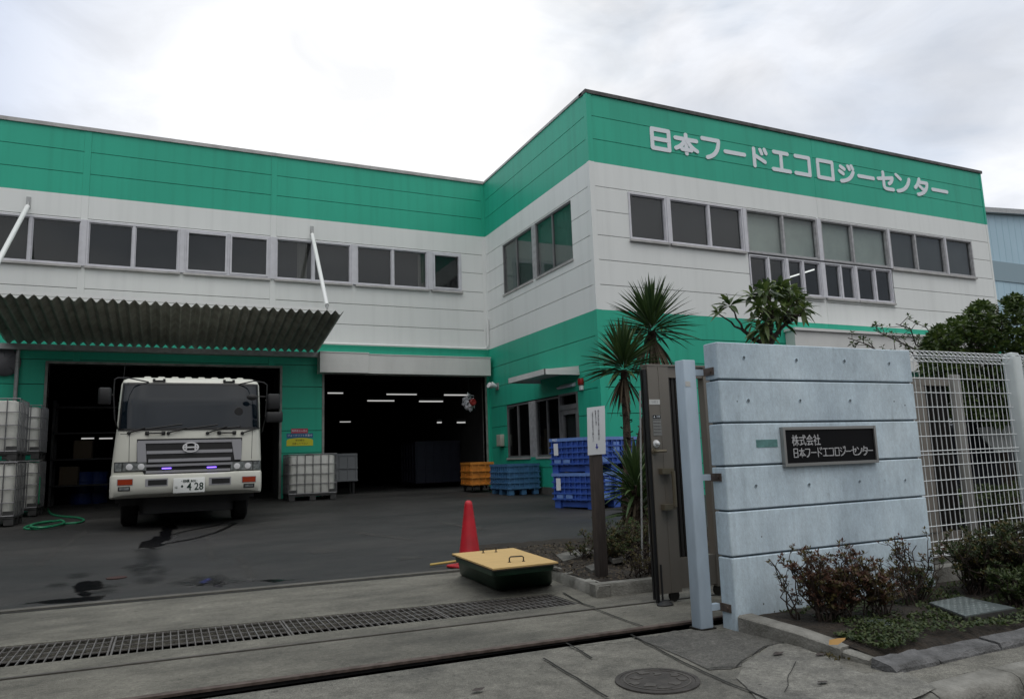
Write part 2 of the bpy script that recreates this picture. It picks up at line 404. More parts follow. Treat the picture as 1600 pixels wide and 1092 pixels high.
def groundmat(name, base, dark, light, s1, s2, rough, bump, grain=220, seed=0, stretch=(1, 1, 1), a2=(.68, 1.22), a3=(.6, 1.4), a4=(.80, 1.2), a5=.45, streak=None):
    m = bpy.data.materials.new(name); m.use_nodes = True
    t = m.node_tree; b = t.nodes['Principled BSDF']; b.inputs['Roughness'].default_value = rough
    g = t.nodes.new('ShaderNodeTexCoord'); mp_ = t.nodes.new('ShaderNodeMapping'); mp_.inputs['Location'].default_value = (seed, seed * .7, 0); mp_.inputs['Scale'].default_value = stretch
    t.links.new(g.outputs['Object'], mp_.inputs[0])
    def nz(sc, d, ro=.6):
        n = t.nodes.new('ShaderNodeTexNoise'); n.inputs['Scale'].default_value = sc; n.inputs['Detail'].default_value = d; n.inputs['Roughness'].default_value = ro
        t.links.new(mp_.outputs[0], n.inputs['Vector']); return n
    a = nz(s1, 8); c = nz(s2, 6, .7); f = nz(grain, 2)
    r1 = t.nodes.new('ShaderNodeValToRGB'); r1.color_ramp.elements[0].position = .36; r1.color_ramp.elements[1].position = .64
    r1.color_ramp.elements[0].color = (*dark, 1); r1.color_ramp.elements[1].color = (*light, 1)
    e1 = r1.color_ramp.elements.new(.5); e1.color = (*base, 1)
    t.links.new(a.outputs['Fac'], r1.inputs[0])
    def mul(prev, src, lo, hi, p0, p1):
        r = t.nodes.new('ShaderNodeMapRange'); r.inputs[1].default_value = p0; r.inputs[2].default_value = p1; r.inputs[3].default_value = lo; r.inputs[4].default_value = hi
        t.links.new(src, r.inputs[0])
        mm = t.nodes.new('ShaderNodeMix'); mm.data_type = 'RGBA'; mm.blend_type = 'MULTIPLY'; mm.inputs[0].default_value = 1
        t.links.new(prev, mm.inputs[6]); t.links.new(r.outputs[0], mm.inputs[7]); return mm.outputs[2]
    o = mul(r1.outputs[0], c.outputs['Fac'], *a2, .35, .65)
    o = mul(o, f.outputs['Fac'], *a3, .3, .7)
    k4 = nz(48, 3, .7); o = mul(o, k4.outputs['Fac'], *a4, .35, .65)
    sp = nz(19, 2, .5); o = mul(o, sp.outputs['Fac'], a5, 1, .26, .33)
    if streak:
        mp2 = t.nodes.new('ShaderNodeMapping'); mp2.inputs['Scale'].default_value = (1, 1, .06); t.links.new(g.outputs['Object'], mp2.inputs[0])
        n6 = t.nodes.new('ShaderNodeTexNoise'); n6.inputs['Scale'].default_value = 14; n6.inputs['Detail'].default_value = 5; t.links.new(mp2.outputs[0], n6.inputs['Vector']); o = mul(o, n6.outputs['Fac'], 1, streak, .5, .72)
        n7 = nz(3.2, 9, .75); o = mul(o, n7.outputs['Fac'], streak, 1, .33, .44)
    t.links.new(o, b.inputs['Base Color'])
    mr = t.nodes.new('ShaderNodeMapRange'); mr.inputs[1].default_value = .35; mr.inputs[2].default_value = .65; mr.inputs[3].default_value = rough - .18; mr.inputs[4].default_value = rough + .08
    t.links.new(a.outputs['Fac'], mr.inputs[0]); t.links.new(mr.outputs[0], b.inputs['Roughness'])
    bp = t.nodes.new('ShaderNodeBump'); bp.inputs['Strength'].default_value = bump; bp.inputs['Distance'].default_value = .01
    t.links.new(f.outputs['Fac'], bp.inputs['Height']); t.links.new(bp.outputs[0], b.inputs['Normal'])
    return m

G_YARD = groundmat('yard_asphalt', (.0235, .0228, .0215), (.0145, .0142, .0135), (.036, .0345, .032), .55, 2.6, .72, .6, stretch=(.45, 1, 1))
G_CONC = groundmat('apron_concrete', (.155, .149, .124), (.098, .094, .078), (.188, .181, .152), .8, 4, .88, .8, seed=3, stretch=(.6, 1, 1))
G_PAVE = groundmat('pavement_surface', (.155, .150, .128), (.108, .105, .09), (.187, .181, .156), 1.1, 7, .9, .7, grain=160, seed=5)
G_PALE = groundmat('pale_concrete', (.18, .176, .155), (.125, .122, .11), (.215, .21, .185), 1.6, 9, .92, .4, seed=8)
G_DARK = groundmat('dark_asphalt_patch', (.105, .102, .092), (.075, .073, .066), (.13, .127, .114), 1.5, 9, .92, .9, grain=130, seed=11)
G_ROAD = groundmat('road_asphalt', (.06, .055, .045), (.04, .038, .032), (.08, .072, .055), 1.2, 6, .9, .8, grain=130, seed=14)

def struct(o, name=None): o['kind'] = 'structure'; return o

M['slot'] = mat('slot_shade', (.006, .006, .006), 1)  # near-black colour painted as the shade inside the rail slot
# ================================================================== GROUND
g = MB(); g.poly([(-1500, -1500, -.16), (1500, -1500, -.16), (1500, 1500, -.16), (-1500, 1500, -.16)])
struct(g.build('ground', G_ROAD))
g = MB(); g.poly([(-60, -12, -.11), (60, -12, -.11), (60, 2.50, -.11), (-60, 2.50, -.11)])
struct(g.build('road', G_ROAD))
yF = lambda x: 4.426 - .04 * x            # front rail
yM = lambda x: 5.257 - .0588 * x          # gate track
yDn = lambda x: 5.543 - .081 * x          # drain, near edge
yDf = lambda x: 6.159 - .1106 * x         # drain, far edge
yB = lambda x: 7.70 - .055 * x            # yard edge
XL = -14
g = MB()
rows = []
for i in range(15):
    rows.append([(-30 + 5 * k, (yB(-30 + 5 * k) + .11) * (1 - i / 14) + 20.9 * i / 14) for k in range(15)])
for i in range(14):
    for k in range(14):
        q = [rows[i][k], rows[i][k + 1], rows[i + 1][k + 1], rows[i + 1][k]]
        g.poly([(x, y, gz(y) + .002) for x, y in q])
struct(g.build('yard', G_YARD))
def strip(mb, x0, x1, fa, fb, z=0, th=.10, nx=8):
    for i in range(nx):
        a = x0 + (x1 - x0) * i / nx; b = x0 + (x1 - x0) * (i + 1) / nx
        mb.hexa([(a, fa(a), z - th), (b, fa(b), z - th), (b, fb(b), z - th), (a, fb(a), z - th), (a, fa(a), z), (b, fa(b), z), (b, fb(b), z), (a, fb(a), z)])
g = MB()
strip(g, XL, 9, lambda x: yF(x) + .045, lambda x: yM(x) - .05)
strip(g, XL, 9, lambda x: yM(x) + .022, yDn)
strip(g, XL, 9, yDf, lambda x: yB(x) - .07)
strip(g, 3.0, 9, yDn, yDf, nx=2)
struct(g.build('driveway_apron', G_CONC))
g = MB(); strip(g, XL, 7, lambda x: yF(x) - .15, lambda x: yF(x) + .05, -.075, .02); struct(g.build('rail_slot', M['slot']))
g = MB(); strip(g, XL, 9, lambda x: yB(x) + .0, lambda x: yB(x) + .11, .012)
struct(g.build('concrete_edge_strip', mat('edge_strip', (.12, .115, .10), .9, var=.35, vscale=5, bump=.3)))
g = MB()
g.box(-60, 3.35, 2.62, 4.1, -.1, 0)
strip(g, -60, 9, lambda x: 4.1, lambda x: yF(x) - .135, -.004, .1, 6)
g.box(3.35, 60, 2.62, 4.1, -.1, -.004)
struct(g.build('pavement', G_PAVE))
def flat(name, m, pxs, z=.004, world=None, kind='structure'):
    mb = MB(); mb.poly([tuple(atZ(x, y, z)) if not world else (x, y, z) for x, y in pxs])
    o = mb.build(name, m); o['kind'] = kind
    return o
def wobble(pts, n=4, amp=.02, seed=1):
    rnd = random.Random(seed); o = []
    for i, p in enumerate(pts):
        q = pts[(i + 1) % len(pts)]
        for k in range(n):
            f_ = k / n; o.append((p[0] + (q[0] - p[0]) * f_ + (rnd.uniform(-amp, amp) if k else 0), p[1] + (q[1] - p[1]) * f_ + (rnd.uniform(-amp, amp) if k else 0)))
    return o
flat('asphalt_patch', G_DARK, wobble([(988, 994), (1088, 984), (1150, 985), (1232, 1004), (1196, 1010), (1162, 1030), (1158, 1040), (1108, 1046)], 3, 3, 2))
flat('pale_pavement', G_PALE, wobble([(1238, 1004), (1282, 1022), (1352, 1052), (1410, 1049), (1462, 1074), (1400, 1100), (1190, 1100), (1150, 1058), (1160, 1036), (1200, 1010)], 3, 3, 3), .006)
def ribbon(mb, pts, wd, z):
    P = [Vector((p[0], p[1], 0)) for p in pts]
    for i in range(len(P) - 1):
        d = (P[i + 1] - P[i]).normalized(); n = Vector((-d.y, d.x, 0)) * wd * .5
        mb.poly([tuple(P[i] + n + Vector((0, 0, z))), tuple(P[i] - n + Vector((0, 0, z))), tuple(P[i + 1] - n + Vector((0, 0, z))), tuple(P[i + 1] + n + Vector((0, 0, z)))])
def crack(name, lines, wd, m, z=.009, jit=.012, sl=False):
    mb = MB(); rnd = random.Random(5)
    for ln in lines:
        P = [atZ(x, y, 0) for x, y in ln]; o = []
        for i in range(len(P) - 1):
            n = max(2, int((P[i + 1] - P[i]).length / .08))
            for k in range(n):
                q = P[i].lerp(P[i + 1], k / n); o.append((q.x + rnd.uniform(-jit, jit), q.y + rnd.uniform(-jit, jit)))
        o.append((P[-1].x, P[-1].y))
        z += .0004
        ribbon(mb, o, wd, z)
    o = mb.build(name, m); o['kind'] = 'structure'; return o
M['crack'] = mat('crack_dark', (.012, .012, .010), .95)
crack('pavement_joint', [[(986, 993), (1040, 1022), (1100, 1052), (1190, 1090), (1230, 1110)], [(928, 952), (1010, 982)], [(885, 1006), (925, 1030)], [(850, 1030), (950, 1092)]], .013, M['crack'], jit=.004)
crack('pavement_crack', [[(1232, 1004), (1196, 1012), (1162, 1032), (1152, 1042), (1106, 1046)], [(1000, 1003), (880, 1013)]], .007, M['crack'], jit=.012)
crack('pavement_crack', [[(1245, 1036), (1238, 1052), (1230, 1064), (1226, 1085)]], .004, M['crack'], z=.0125, jit=.01)
crack('yard_joint', [[(880, 927), (910, 944), (930, 950)]], .016, M['crack'], jit=.003)
# rails of the sliding gate
def rail(name, x0, x1, f, wd, z0, z1, m, label):
    mb = MB(); n = 10
    for i in range(n):
        a = x0 + (x1 - x0) * i / n; b = x0 + (x1 - x0) * (i + 1) / n
        mb.hexa([(a, f(a), z0), (b, f(b), z0), (b, f(b) + wd, z0), (a, f(a) + wd, z0), (a, f(a), z1), (b, f(b), z1), (b, f(b) + wd, z1), (a, f(a) + wd, z1)])
    return mb
g = MB(); strip(g, XL, 7, lambda x: yF(x) - .002, lambda x: yF(x) + .0445, -.006, .2); struct(g.build('rail_slot', M['slot']))  # dark block under the rail, coloured as the slot's shade
r_ = rail('gate_rail', XL, 7, lambda x: yF(x) - .012, .05, -.005, .010, None, '').build('gate_rail', M['rust'])
tag(r_, 'brown rusty steel rail with an open dark slot along the front of the driveway', 'gate rail')
r_ = rail('gate_rail', XL, 7, lambda x: yM(x) - .026, .03, -.1, .004, None, '').build('gate_rail', mat('worn_rail', (.12, .11, .095), .6, metal=.2, var=.4, vscale=9))
tag(r_, 'thin worn track set in the concrete under the bronze gate, between rail and drain', 'gate rail')
r_ = rail('gate_rail', XL, 2.7, lambda x: yB(x) - .071, .07, -.09, .002, None, '').build('slot_shade_strip', M['crack']); struct(r_)  # flush dark strip painted as the shade of an open slot
# drain: channel + grates, about one metre each
g = MB(); strip(g, XL, 3.0, yDn, yDf, -.28, .02)
struct(g.build('drain_channel', mat('drain_dirt', (.008, .008, .008), .9)))
xs = [3.06 - 1.12 * k for k in range(14)]
for k in range(len(xs) - 1):
    b_, a_ = min(xs[k], 2.995) - .003, xs[k + 1] + .003
    nrow = 4
    t_ = thing('drain_grate', None, 'drain grate', ((a_ + b_) / 2, (yDn((a_ + b_) / 2) + yDf((a_ + b_) / 2)) / 2, 0), 0, 'steel grates over the driveway drain')
    t_['label'] = 'rusty mesh grate, one of the row covering the long driveway drain'
    mb = MB()
    def gp(x, f_): return Vector((x, yDn(x) + .012 + (yDf(x) - yDn(x) - .024) * f_, 0))
    def bar(p, q, w_, z0, z1):
        d = (q - p).normalized(); n = Vector((-d.y, d.x, 0)) * w_ / 2
        mb.hexa([p - n + Vector((0, 0, z0)), q - n + Vector((0, 0, z0)), q + n + Vector((0, 0, z0)), p + n + Vector((0, 0, z0)), p - n + Vector((0, 0, z1)), q - n + Vector((0, 0, z1)), q + n + Vector((0, 0, z1)), p + n + Vector((0, 0, z1))])
    for i in range(nrow + 1): bar(gp(a_, i / nrow), gp(b_, i / nrow), .010, -.014, -.006 + .0007 * (i % 2))
    mb.build('long_bar', M['grate'], t_)
    mb = MB()
    nc = 22
    for i in range(nc + 1):
        x = a_ + .008 + (b_ - a_ - .016) * i / nc
        bar(gp(x, 0), gp(x, 1), .0075 if 0 < i < nc else .012, -.014, -.003)
    mb.build('cross_bar', M['grate'], t_)
# kerb at the roadside and planter kerb by the wall
def kerbstones(pts, wd, z0, z1, name, m, ln=.6, lab=''):
    pass
mb = MB()
for i in range(24):
    x0 = -12 + i * .6
    mb.rbox(x0 + .004, x0 + .596, 2.50, 2.618, -.3, -.055, .02)
struct(mb.build('lowered_kerb', M['kerb'], smooth=True))
mb = MB()
def hx(a, b, zt0, zt1, y0=2.47, y1=2.62):
    mb.loft([[Vector((a, y0 + .0, -.3)), Vector((a, y0, zt0 - .05)), Vector((a, y0 + .015, zt0 - .016)), Vector((a, y0 + .05, zt0)), Vector((a, y1, zt0)), Vector((a, y1, -.3))],
             [Vector((b, y0 + .0, -.3)), Vector((b, y0, zt1 - .05)), Vector((b, y0 + .015, zt1 - .016)), Vector((b, y0 + .05, zt1)), Vector((b, y1, zt1)), Vector((b, y1, -.3))]])
hx(2.62, 3.30, -.05, -.004)
for i in range(20): hx(3.306 + i * .6, 3.30 + (i + 1) * .6, 0, 0)
struct(mb.build('kerb', M['kerb'], smooth=True, angle=50))
mb = MB()   # planter side kerb, sloping down to the front
mb.loft([[Vector((3.385, 3.925, -.05)), Vector((3.385, 3.925, .088)), Vector((3.40, 3.925, .10)), Vector((3.50, 3.925, .10)), Vector((3.52, 3.925, -.05))],
         [Vector((3.395, 3.45, -.05)), Vector((3.395, 3.45, .075)), Vector((3.41, 3.45, .088)), Vector((3.50, 3.45, .088)), Vector((3.52, 3.45, -.05))],
         [Vector((3.42, 3.15, -.05)), Vector((3.42, 3.15, .045)), Vector((3.435, 3.15, .055)), Vector((3.525, 3.15, .055)), Vector((3.54, 3.15, -.05))]])
mb.loft([[Vector((3.425, 3.14, -.05)), Vector((3.425, 3.14, .03)), Vector((3.44, 3.14, .042)), Vector((3.53, 3.14, .042)), Vector((3.545, 3.14, -.05))],
         [Vector((3.44, 2.98, -.05)), Vector((3.44, 2.98, .018)), Vector((3.455, 2.98, .028)), Vector((3.55, 2.98, .03)), Vector((3.565, 2.98, -.05))]])
struct(mb.build('planter_kerb', M['kerb'], smooth=True, angle=50))
mb = MB(); rnd = random.Random(3); x = 3.40
while x < 14:
    ln = rnd.uniform(.28, .62); zt = rnd.uniform(.022, .045); n = 7
    top = [];
    ys0 = 2.80 + rnd.uniform(-.012, .012); ys1 = 2.93 + rnd.uniform(-.012, .02)
    rings = []
    for i in range(n + 1):
        xx = x + .008 + (ln - .016) * i / n; j = lambda a=.008: rnd.uniform(-a, a)
        rings.append([Vector((xx, ys0 + j(), -.05)), Vector((xx, ys0 + j(), zt - .02 + j(.004))), Vector((xx, ys0 + .02 + j(), zt + j(.003))), Vector((xx, ys1 + j(), zt + .012 + j(.003))), Vector((xx, ys1 + .02, -.05))])
    mb.loft(rings); x += ln
struct(mb.build('planter_edging', M['edging']))
# planter soil in front of wall and fence
mb = MB(); rnd = random.Random(4)
nx, ny = 60, 14
pt = {}
for i in range(nx + 1):
    for k in range(ny + 1):
        x = 3.47 + 10 * (i / nx) ** 1.3; y = 2.90 + (4.3 - 2.90) * k / ny
        if i < 6: x = max(x, 3.44 + (3.9 - y) * .06) if i == 0 else x
        z = .035 + .05 * min(1, k / 5) + mnoise.noise(Vector((x * 2.2, y * 2.2, 1))) * .03 + rnd.uniform(-.008, .008)
        pt[i, k] = (x, y, z if k else .0)
for i in range(nx):
    for k in range(ny): mb.poly([pt[i, k], pt[i + 1, k], pt[i + 1, k + 1], pt[i, k + 1]])
struct(mb.build('planter_soil', M['soil'], smooth=True, angle=180))
# planter island inside the gate
mb = MB()
def kerbrun(pts, wd, zt):
    for i in range(len(pts) - 1):
        p, q = Vector((*pts[i], 0)), Vector((*pts[i + 1], 0)); d = (q - p).normalized(); n = Vector((-d.y, d.x, 0))
        k_ = [(0, -.05), (.012, zt - .03), (.03, zt), (wd, zt), (wd, -.05)]
        L_ = (q - p).length; nn = max(1, round(L_ / .6))
        for j in range(nn):
            a = p + d * (L_ * j / nn + .003); b = p + d * (L_ * (j + 1) / nn - .003)
            mb.loft([[a + n * o_ + Vector((0, 0, z)) for o_, z in k_], [b + n * o_ + Vector((0, 0, z)) for o_, z in k_]])
kerbrun([(3.225, 5.42), (9.2, 5.02)], .13, .10)
kerbrun([(3.42, 6.95), (3.225, 5.42)], .13, .09)
struct(mb.build('island_kerb', M['kerb'], smooth=True, angle=50))
mb = MB(); nx, ny = 40, 20; pt = {}
for i in range(nx + 1):
    for k in range(ny + 1):
        x = 3.33 + (9.2 - 3.33) * i / nx + .15 * (k / ny) * (1 - i / nx); y = 5.52 - .067 * (x - 3.3) + (3.4) * k / ny
        pt[i, k] = (x, y, .085 + mnoise.noise(Vector((x * 1.7, y * 1.7, 4))) * .03 + rnd.uniform(-.008, .008))
for i in range(nx):
    for k in range(ny): mb.poly([pt[i, k], pt[i + 1, k], pt[i + 1, k + 1], pt[i, k + 1]])
struct(mb.build('island_soil', M['soil'], smooth=True, angle=180))
for lab, q, h in (('flat pale paving slab at the corner of the planter bed behind the green tub', [(868, 866), (915, 855), (934, 862), (880, 876)], .11),
                  ('small grey paving slab lying flat in the bed left of the notice post', [(914, 884), (933, 879), (940, 886), (925, 891)], .12),
                  ('tilted grey stone slab lying on soil right of the notice post', [(948, 866), (966, 862), (978, 870), (958, 874)], .15)):
    mb = MB(); mb.prism([tuple(atZ(x, y, h)) for x, y in q], (0, 0, -.04))
    tag(mb.build('paving_slab', M['slab']), lab, 'paving slab')
def wetmat(name, col, rough, spec, wob=.20, soft=.016, top=1):
    m = bpy.data.materials.new(name); m.use_nodes = True; t = m.node_tree; b = t.nodes['Principled BSDF']
    b.inputs['Base Color'].default_value = (*col, 1); b.inputs['Roughness'].default_value = rough; b.inputs['Specular IOR Level'].default_value = spec
    at = t.nodes.new('ShaderNodeAttribute'); at.attribute_name = 'wetness'; g = t.nodes.new('ShaderNodeTexCoord'); n = t.nodes.new('ShaderNodeTexNoise'); n.inputs['Scale'].default_value = 4.5; n.inputs['Detail'].default_value = 7; n.inputs['Roughness'].default_value = .65
    t.links.new(g.outputs['Object'], n.inputs['Vector'])
    a = t.nodes.new('ShaderNodeMath'); a.operation = 'MULTIPLY_ADD'; a.inputs[1].default_value = wob; t.links.new(n.outputs['Fac'], a.inputs[0]); t.links.new(at.outputs['Fac'], a.inputs[2])
    r = t.nodes.new('ShaderNodeMapRange'); r.inputs[1].default_value = wob * .5 - soft; r.inputs[2].default_value = wob * .5 + soft; r.inputs[4].default_value = top; t.links.new(a.outputs[0], r.inputs[0])
    tr = t.nodes.new('ShaderNodeBsdfTransparent'); mx_ = t.nodes.new('ShaderNodeMixShader')
    t.links.new(r.outputs[0], mx_.inputs[0]); t.links.new(tr.outputs[0], mx_.inputs[1]); t.links.new(b.outputs[0], mx_.inputs[2]); t.links.new(mx_.outputs[0], t.nodes['Material Output'].inputs[0])
    return m
M['water'] = wetmat('wet_stain', (.005, .005, .006), .22, .3); M['damp'] = wetmat('damp_stain', (.012, .012, .012), .5, .3, .34, .10, .75); M['thin'] = wetmat('wet_trickle', (.006, .006, .006), .3, .3, .05, .02, .9); M['dust'] = wetmat('pale_scuff', (.085, .083, .078), .9, .2, .25, .05, .5); M['blue_paint'] = wetmat('blue_mark', (.018, .022, .10), .6, .3)
# wet marks on the yard (poured water running from under the truck)
def wet(name, pxs, m, z=.007, wob=2.0, seed=1):
    pp = wobble(wobble(pxs, 3, wob, seed), 3, wob * .35, seed + 50); mb = MB()
    P = [atG(x, y) for x, y in pp]
    def sdist(x, y):        # metres to the outline, positive inside
        ins, dm = False, 9
        for i in range(len(P)):
            p, q = P[i], P[(i + 1) % len(P)]
            if (p.y > y) != (q.y > y) and x < (q.x - p.x) * (y - p.y) / (q.y - p.y) + p.x: ins = not ins
            dx, dy = q.x - p.x, q.y - p.y; l2 = dx * dx + dy * dy
            t = max(0, min(1, ((x - p.x) * dx + (y - p.y) * dy) / l2)) if l2 > 1e-12 else 0
            dm = min(dm, math.hypot(x - p.x - dx * t, y - p.y - dy * t))
        return dm if ins else -dm
    x0, x1 = min(p.x for p in P) - .16, max(p.x for p in P) + .16; y0, y1 = min(p.y for p in P) - .16, max(p.y for p in P) + .16
    nx, ny = max(6, min(70, int((x1 - x0) / .035))), max(6, min(90, int((y1 - y0) / .05)))
    vs, dd = [], []
    for j in range(ny + 1):
        for i in range(nx + 1):
            x, y = x0 + (x1 - x0) * i / nx, y0 + (y1 - y0) * j / ny; vs.append((x, y, gz(y) + z)); dd.append(sdist(x, y))
    fs = []
    for j in range(ny):
        for i in range(nx):
            q = (j * (nx + 1) + i, j * (nx + 1) + i + 1, (j + 1) * (nx + 1) + i + 1, (j + 1) * (nx + 1) + i)
            if max(dd[k] for k in q) > -.15: fs.append(q)
    me = bpy.data.meshes.new(name); me.from_pydata(vs, [], fs); me.update()
    at_ = me.attributes.new('wetness', 'FLOAT', 'POINT')
    for i, d in enumerate(dd): at_.data[i].value = d
    me.materials.append(m)
    o = bpy.data.objects.new(name, me); COL.objects.link(o); o['kind'] = 'structure'; return o
wet('puddle', [(250, 822), (272, 820), (278, 826), (262, 836), (268, 842), (252, 848), (258, 852), (240, 858), (216, 857), (226, 846), (246, 838), (254, 830)], M['water'], .007, 3, 1)
wet('puddle', [(222, 858), (240, 858), (242, 880), (228, 882)], M['damp'], .0065, 2, 2)
wet('puddle', [(118, 912), (132, 908), (150, 908), (160, 913), (158, 921), (140, 923), (136, 934), (126, 934), (124, 925), (114, 924)], M['water'], .007, 2, 3)
wet('puddle', [(40, 944), (95, 936), (160, 931), (158, 937), (110, 942)], M['water'], .0075, 1, 4)
wet('puddle', [(160, 915), (185, 914), (183, 917), (162, 919)], M['damp'], .007, .6, 5)
wet('puddle', [(258, 848.5), (300, 841.5), (335, 832), (352, 824), (366, 817), (371, 817), (357, 825), (338, 833), (302, 843), (260, 850)], M['thin'], .006, .25, 6)
wet('puddle', [(264, 836.8), (300, 828.6), (340, 821.6), (356, 816), (351, 816), (338, 820.6), (298, 827.6), (264, 835.8)], M['thin'], .0062, .2, 7)
wet('puddle', [(218, 890), (235, 884), (250, 888), (254, 897), (248, 886), (226, 893), (216, 899)], M['damp'], .007, 1, 8)
wet('puddle', [(300, 902), (338, 900), (345, 907), (315, 912)], M['damp'], .0065, 2, 9)
wet('puddle', [(335, 915), (350, 912), (345, 918)], M['water'], .007, 1, 10)
wet('puddle', [(395, 908), (430, 906), (470, 905), (430, 910)], M['water'], .007, 1, 11)
wet('paint_mark', [(314, 908), (326, 904), (330, 908), (318, 913)], M['blue_paint'], .009, 1, 12)
p = atG(182, 903); mb = MB(); mb.lathe([(.10, 0), (.10, .008), (.085, .011), (0.02, .011)], 20, Matrix.Translation((p.x, p.y, gz(p.y) + .002)))
tag(mb.build('floor_drain', M['redpatch']), 'small round red-brown floor drain in the yard beside the dark puddle', 'floor drain')

rnd = random.Random(77)
for i, q in enumerate((((58, 880), (100, 850), (135, 828), (140, 828), (104, 852), (62, 884)), ((322, 838), (326, 838), (334, 876), (330, 876)), ((370, 868), (375, 868), (400, 904), (392, 906)), ((560, 830), (640, 842), (640, 845), (556, 834)), ((620, 872), (660, 868), (664, 872), (622, 876)), ((480, 860), (520, 856), (530, 862), (490, 866)), ((690, 815), (760, 826), (762, 830), (690, 819)))):
    wet('dust_mark', q, M['dust'], .0055 + .0001 * i, .4, i)
for k in range(9):    # scattered damp patches and drips round the stains
    cx, cy = rnd.choice([(230, 868), (140, 915), (300, 905), (250, 835), (190, 900), (420, 885)]); cx += rnd.gauss(0, 26); cy += rnd.gauss(0, 8); w_ = rnd.uniform(4, 15)
    wet('puddle', [(cx - w_, cy), (cx - w_ * .4, cy - w_ * .22), (cx + w_ * .5, cy - w_ * .2), (cx + w_, cy + .5), (cx + w_ * .3, cy + w_ * .2), (cx - w_ * .5, cy + w_ * .22)], M['damp'], .0062 + k * .0001, 1, k + 20)
M['lblue'] = groundmat('pale_blue_concrete', (.60, .72, .80), (.48, .585, .665), (.64, .75, .82), 1.3, 5, .75, .15, grain=120, seed=2, stretch=(1, 1, .55), a2=(.86, 1.05), a3=(.95, 1.04), a4=(.93, 1.05), a5=.88, streak=.87)
# ================================================================== FACTORY BUILDING
YA, YC, XB, XR, ZT, Z1, Z2, ZF = 20.77, 14.359, 8.921, 23.771, 9.852, 8.097, 4.498, .30
mA = lambda u, d, z: Vector((u, YA - d, z))
mC = lambda u, d, z: Vector((u, YC - d, z))
mBm = lambda u, d, z: Vector((XB - d, u, z))
FAC = thing('factory_building', 'two storey green and off-white panel factory with big rooftop lettering and two loading doors', 'factory', (2, YA, ZF))
def subtract(u0, u1, z0, z1, ops):
    ue = sorted({u0, u1, *[u for o in ops for u in o[:2] if u0 < u < u1]})
    ze = sorted({z0, z1, *[z for o in ops for z in o[2:4] if z0 < z < z1]})
    out = []
    for j in range(len(ze) - 1):
        run = None
        for i in range(len(ue) - 1):
            cu, cz = (ue[i] + ue[i + 1]) / 2, (ze[j] + ze[j + 1]) / 2
            if any(o[0] < cu < o[1] and o[2] < cz < o[3] for o in ops):
                if run: out.append(run); run = None
            else: run = (run[0], ue[i + 1], ze[j], ze[j + 1]) if run else (ue[i], ue[i + 1], ze[j], ze[j + 1])
        if run: out.append(run)
    return out
GW, GG, GB = MB(), MB(), MB()
zrows = [(ZT - (ZT - Z1) / 3 * (i + 1), ZT - (ZT - Z1) / 3 * i, GG) for i in range(3)]
zrows += [(Z1 - .6 * (i + 1), Z1 - .6 * i, GW) for i in range(6)]
zz = Z2
while zz > 0: zrows.append((max(zz - .6, 0), zz, GG)); zz -= .6
def wall(m, segs, ops, u0, u1):
    for a, b in segs:
        for z0, z1, mb in zrows:
            for q in subtract(a, b, z0, z1, ops):
                lo = .008 if abs(q[2] - z0) < 1e-6 and abs(z0 - Z1) > .01 and abs(z0 - Z2) > .01 else 0
                hi = .008 if abs(q[3] - z1) < 1e-6 and abs(z1 - Z1) > .01 and abs(z1 - Z2) > .01 and abs(z1 - ZT) > .01 else 0
                mb.mbox(m, q[0], q[1], .001, .032, q[2] + lo, q[3] - hi)
    for q in subtract(u0, u1, 0, ZT - .01, ops): GB.mbox(m, q[0], q[1], -.15, 0, q[2], q[3])
def joint(m, u, w_, proud, zs=((Z1, ZT - .02, 'g'), (Z2, Z1, 'w'), (0, Z2, 'g')), ops=()):
    for z0, z1, c in zs:
        for q in subtract(u - w_ / 2, u + w_ / 2, z0, z1, list(ops)):
            (GG if c == 'g' else GW).mbox(m, q[0], q[1], .001, proud, q[2], q[3])
ZH, ZS = 7.46, 6.27
D1 = (-2.68, 2.71, 0, 3.80); D2 = (3.90, 8.74, 0, 3.66)
opsA = [D1, D2, (-16, 8.06, ZS, ZH)]
wall(mA, [(-16, -2.095 - .08), (-2.095 + .08, 2.487 - .08), (2.487 + .08, 8.78)], opsA, -16, XB)
for u in (-2.095, 2.487): joint(mA, u, .156, .04, ops=opsA)
joint(mA, 8.83, .10, .045)
ZLB = 5.22
opsC = [(9.94, 22.82, ZS, ZH), (13.6, 19.05, ZLB, ZS)]
wall(mC, [(9.02, 16.19), (16.27, XR)], opsC, XB, XR)
joint(mC, 16.23, .076, .028, ops=opsC)
joint(mC, 8.955, .13, .05)
joint(mC, XR - .04, .08, .045)
ZBS = 5.95; OZ0, OZ1 = 1.18, 2.70
opsB = [(15.28, 19.45, ZBS, ZH), (16.30, 19.55, OZ0, OZ1), (15.36, 16.30, .3, OZ1)]
wall(mBm, [(YC + .06, YA - .11)], opsB, YC, YA)
joint(mBm, YC + .0, .12, .046)
joint(mBm, YA - .06, .10, .045)
# right flank, roofs and hall shell
mR = lambda u, d, z: Vector((XR + d, u, z))
for z0, z1, mb in zrows: mb.mbox(mR, YC + .0, 42, .001, .03, z0 + .006, z1 - .006)
GB.box(XR - .15, XR, YC, 42, 0, ZT - .01)
GB.box(-16, XB, YA + .15, 42, ZT - .5, ZT - .3)
GB.box(XB, XR - .15, YC + .15, 42, ZT - .5, ZT - .3)
GB.box(-16, XR, 42, 42.2, 0, ZT)
GB.box(-16.2, -16, YA, 42.2, 0, ZT)
GW.build('wall_panel', M['white'], FAC); 
go = GG.build('wall_panel', M['green'], FAC, label='green painted wall panels above and below the off-white storey')
GB.build('wall_backing', M['backing'], FAC)
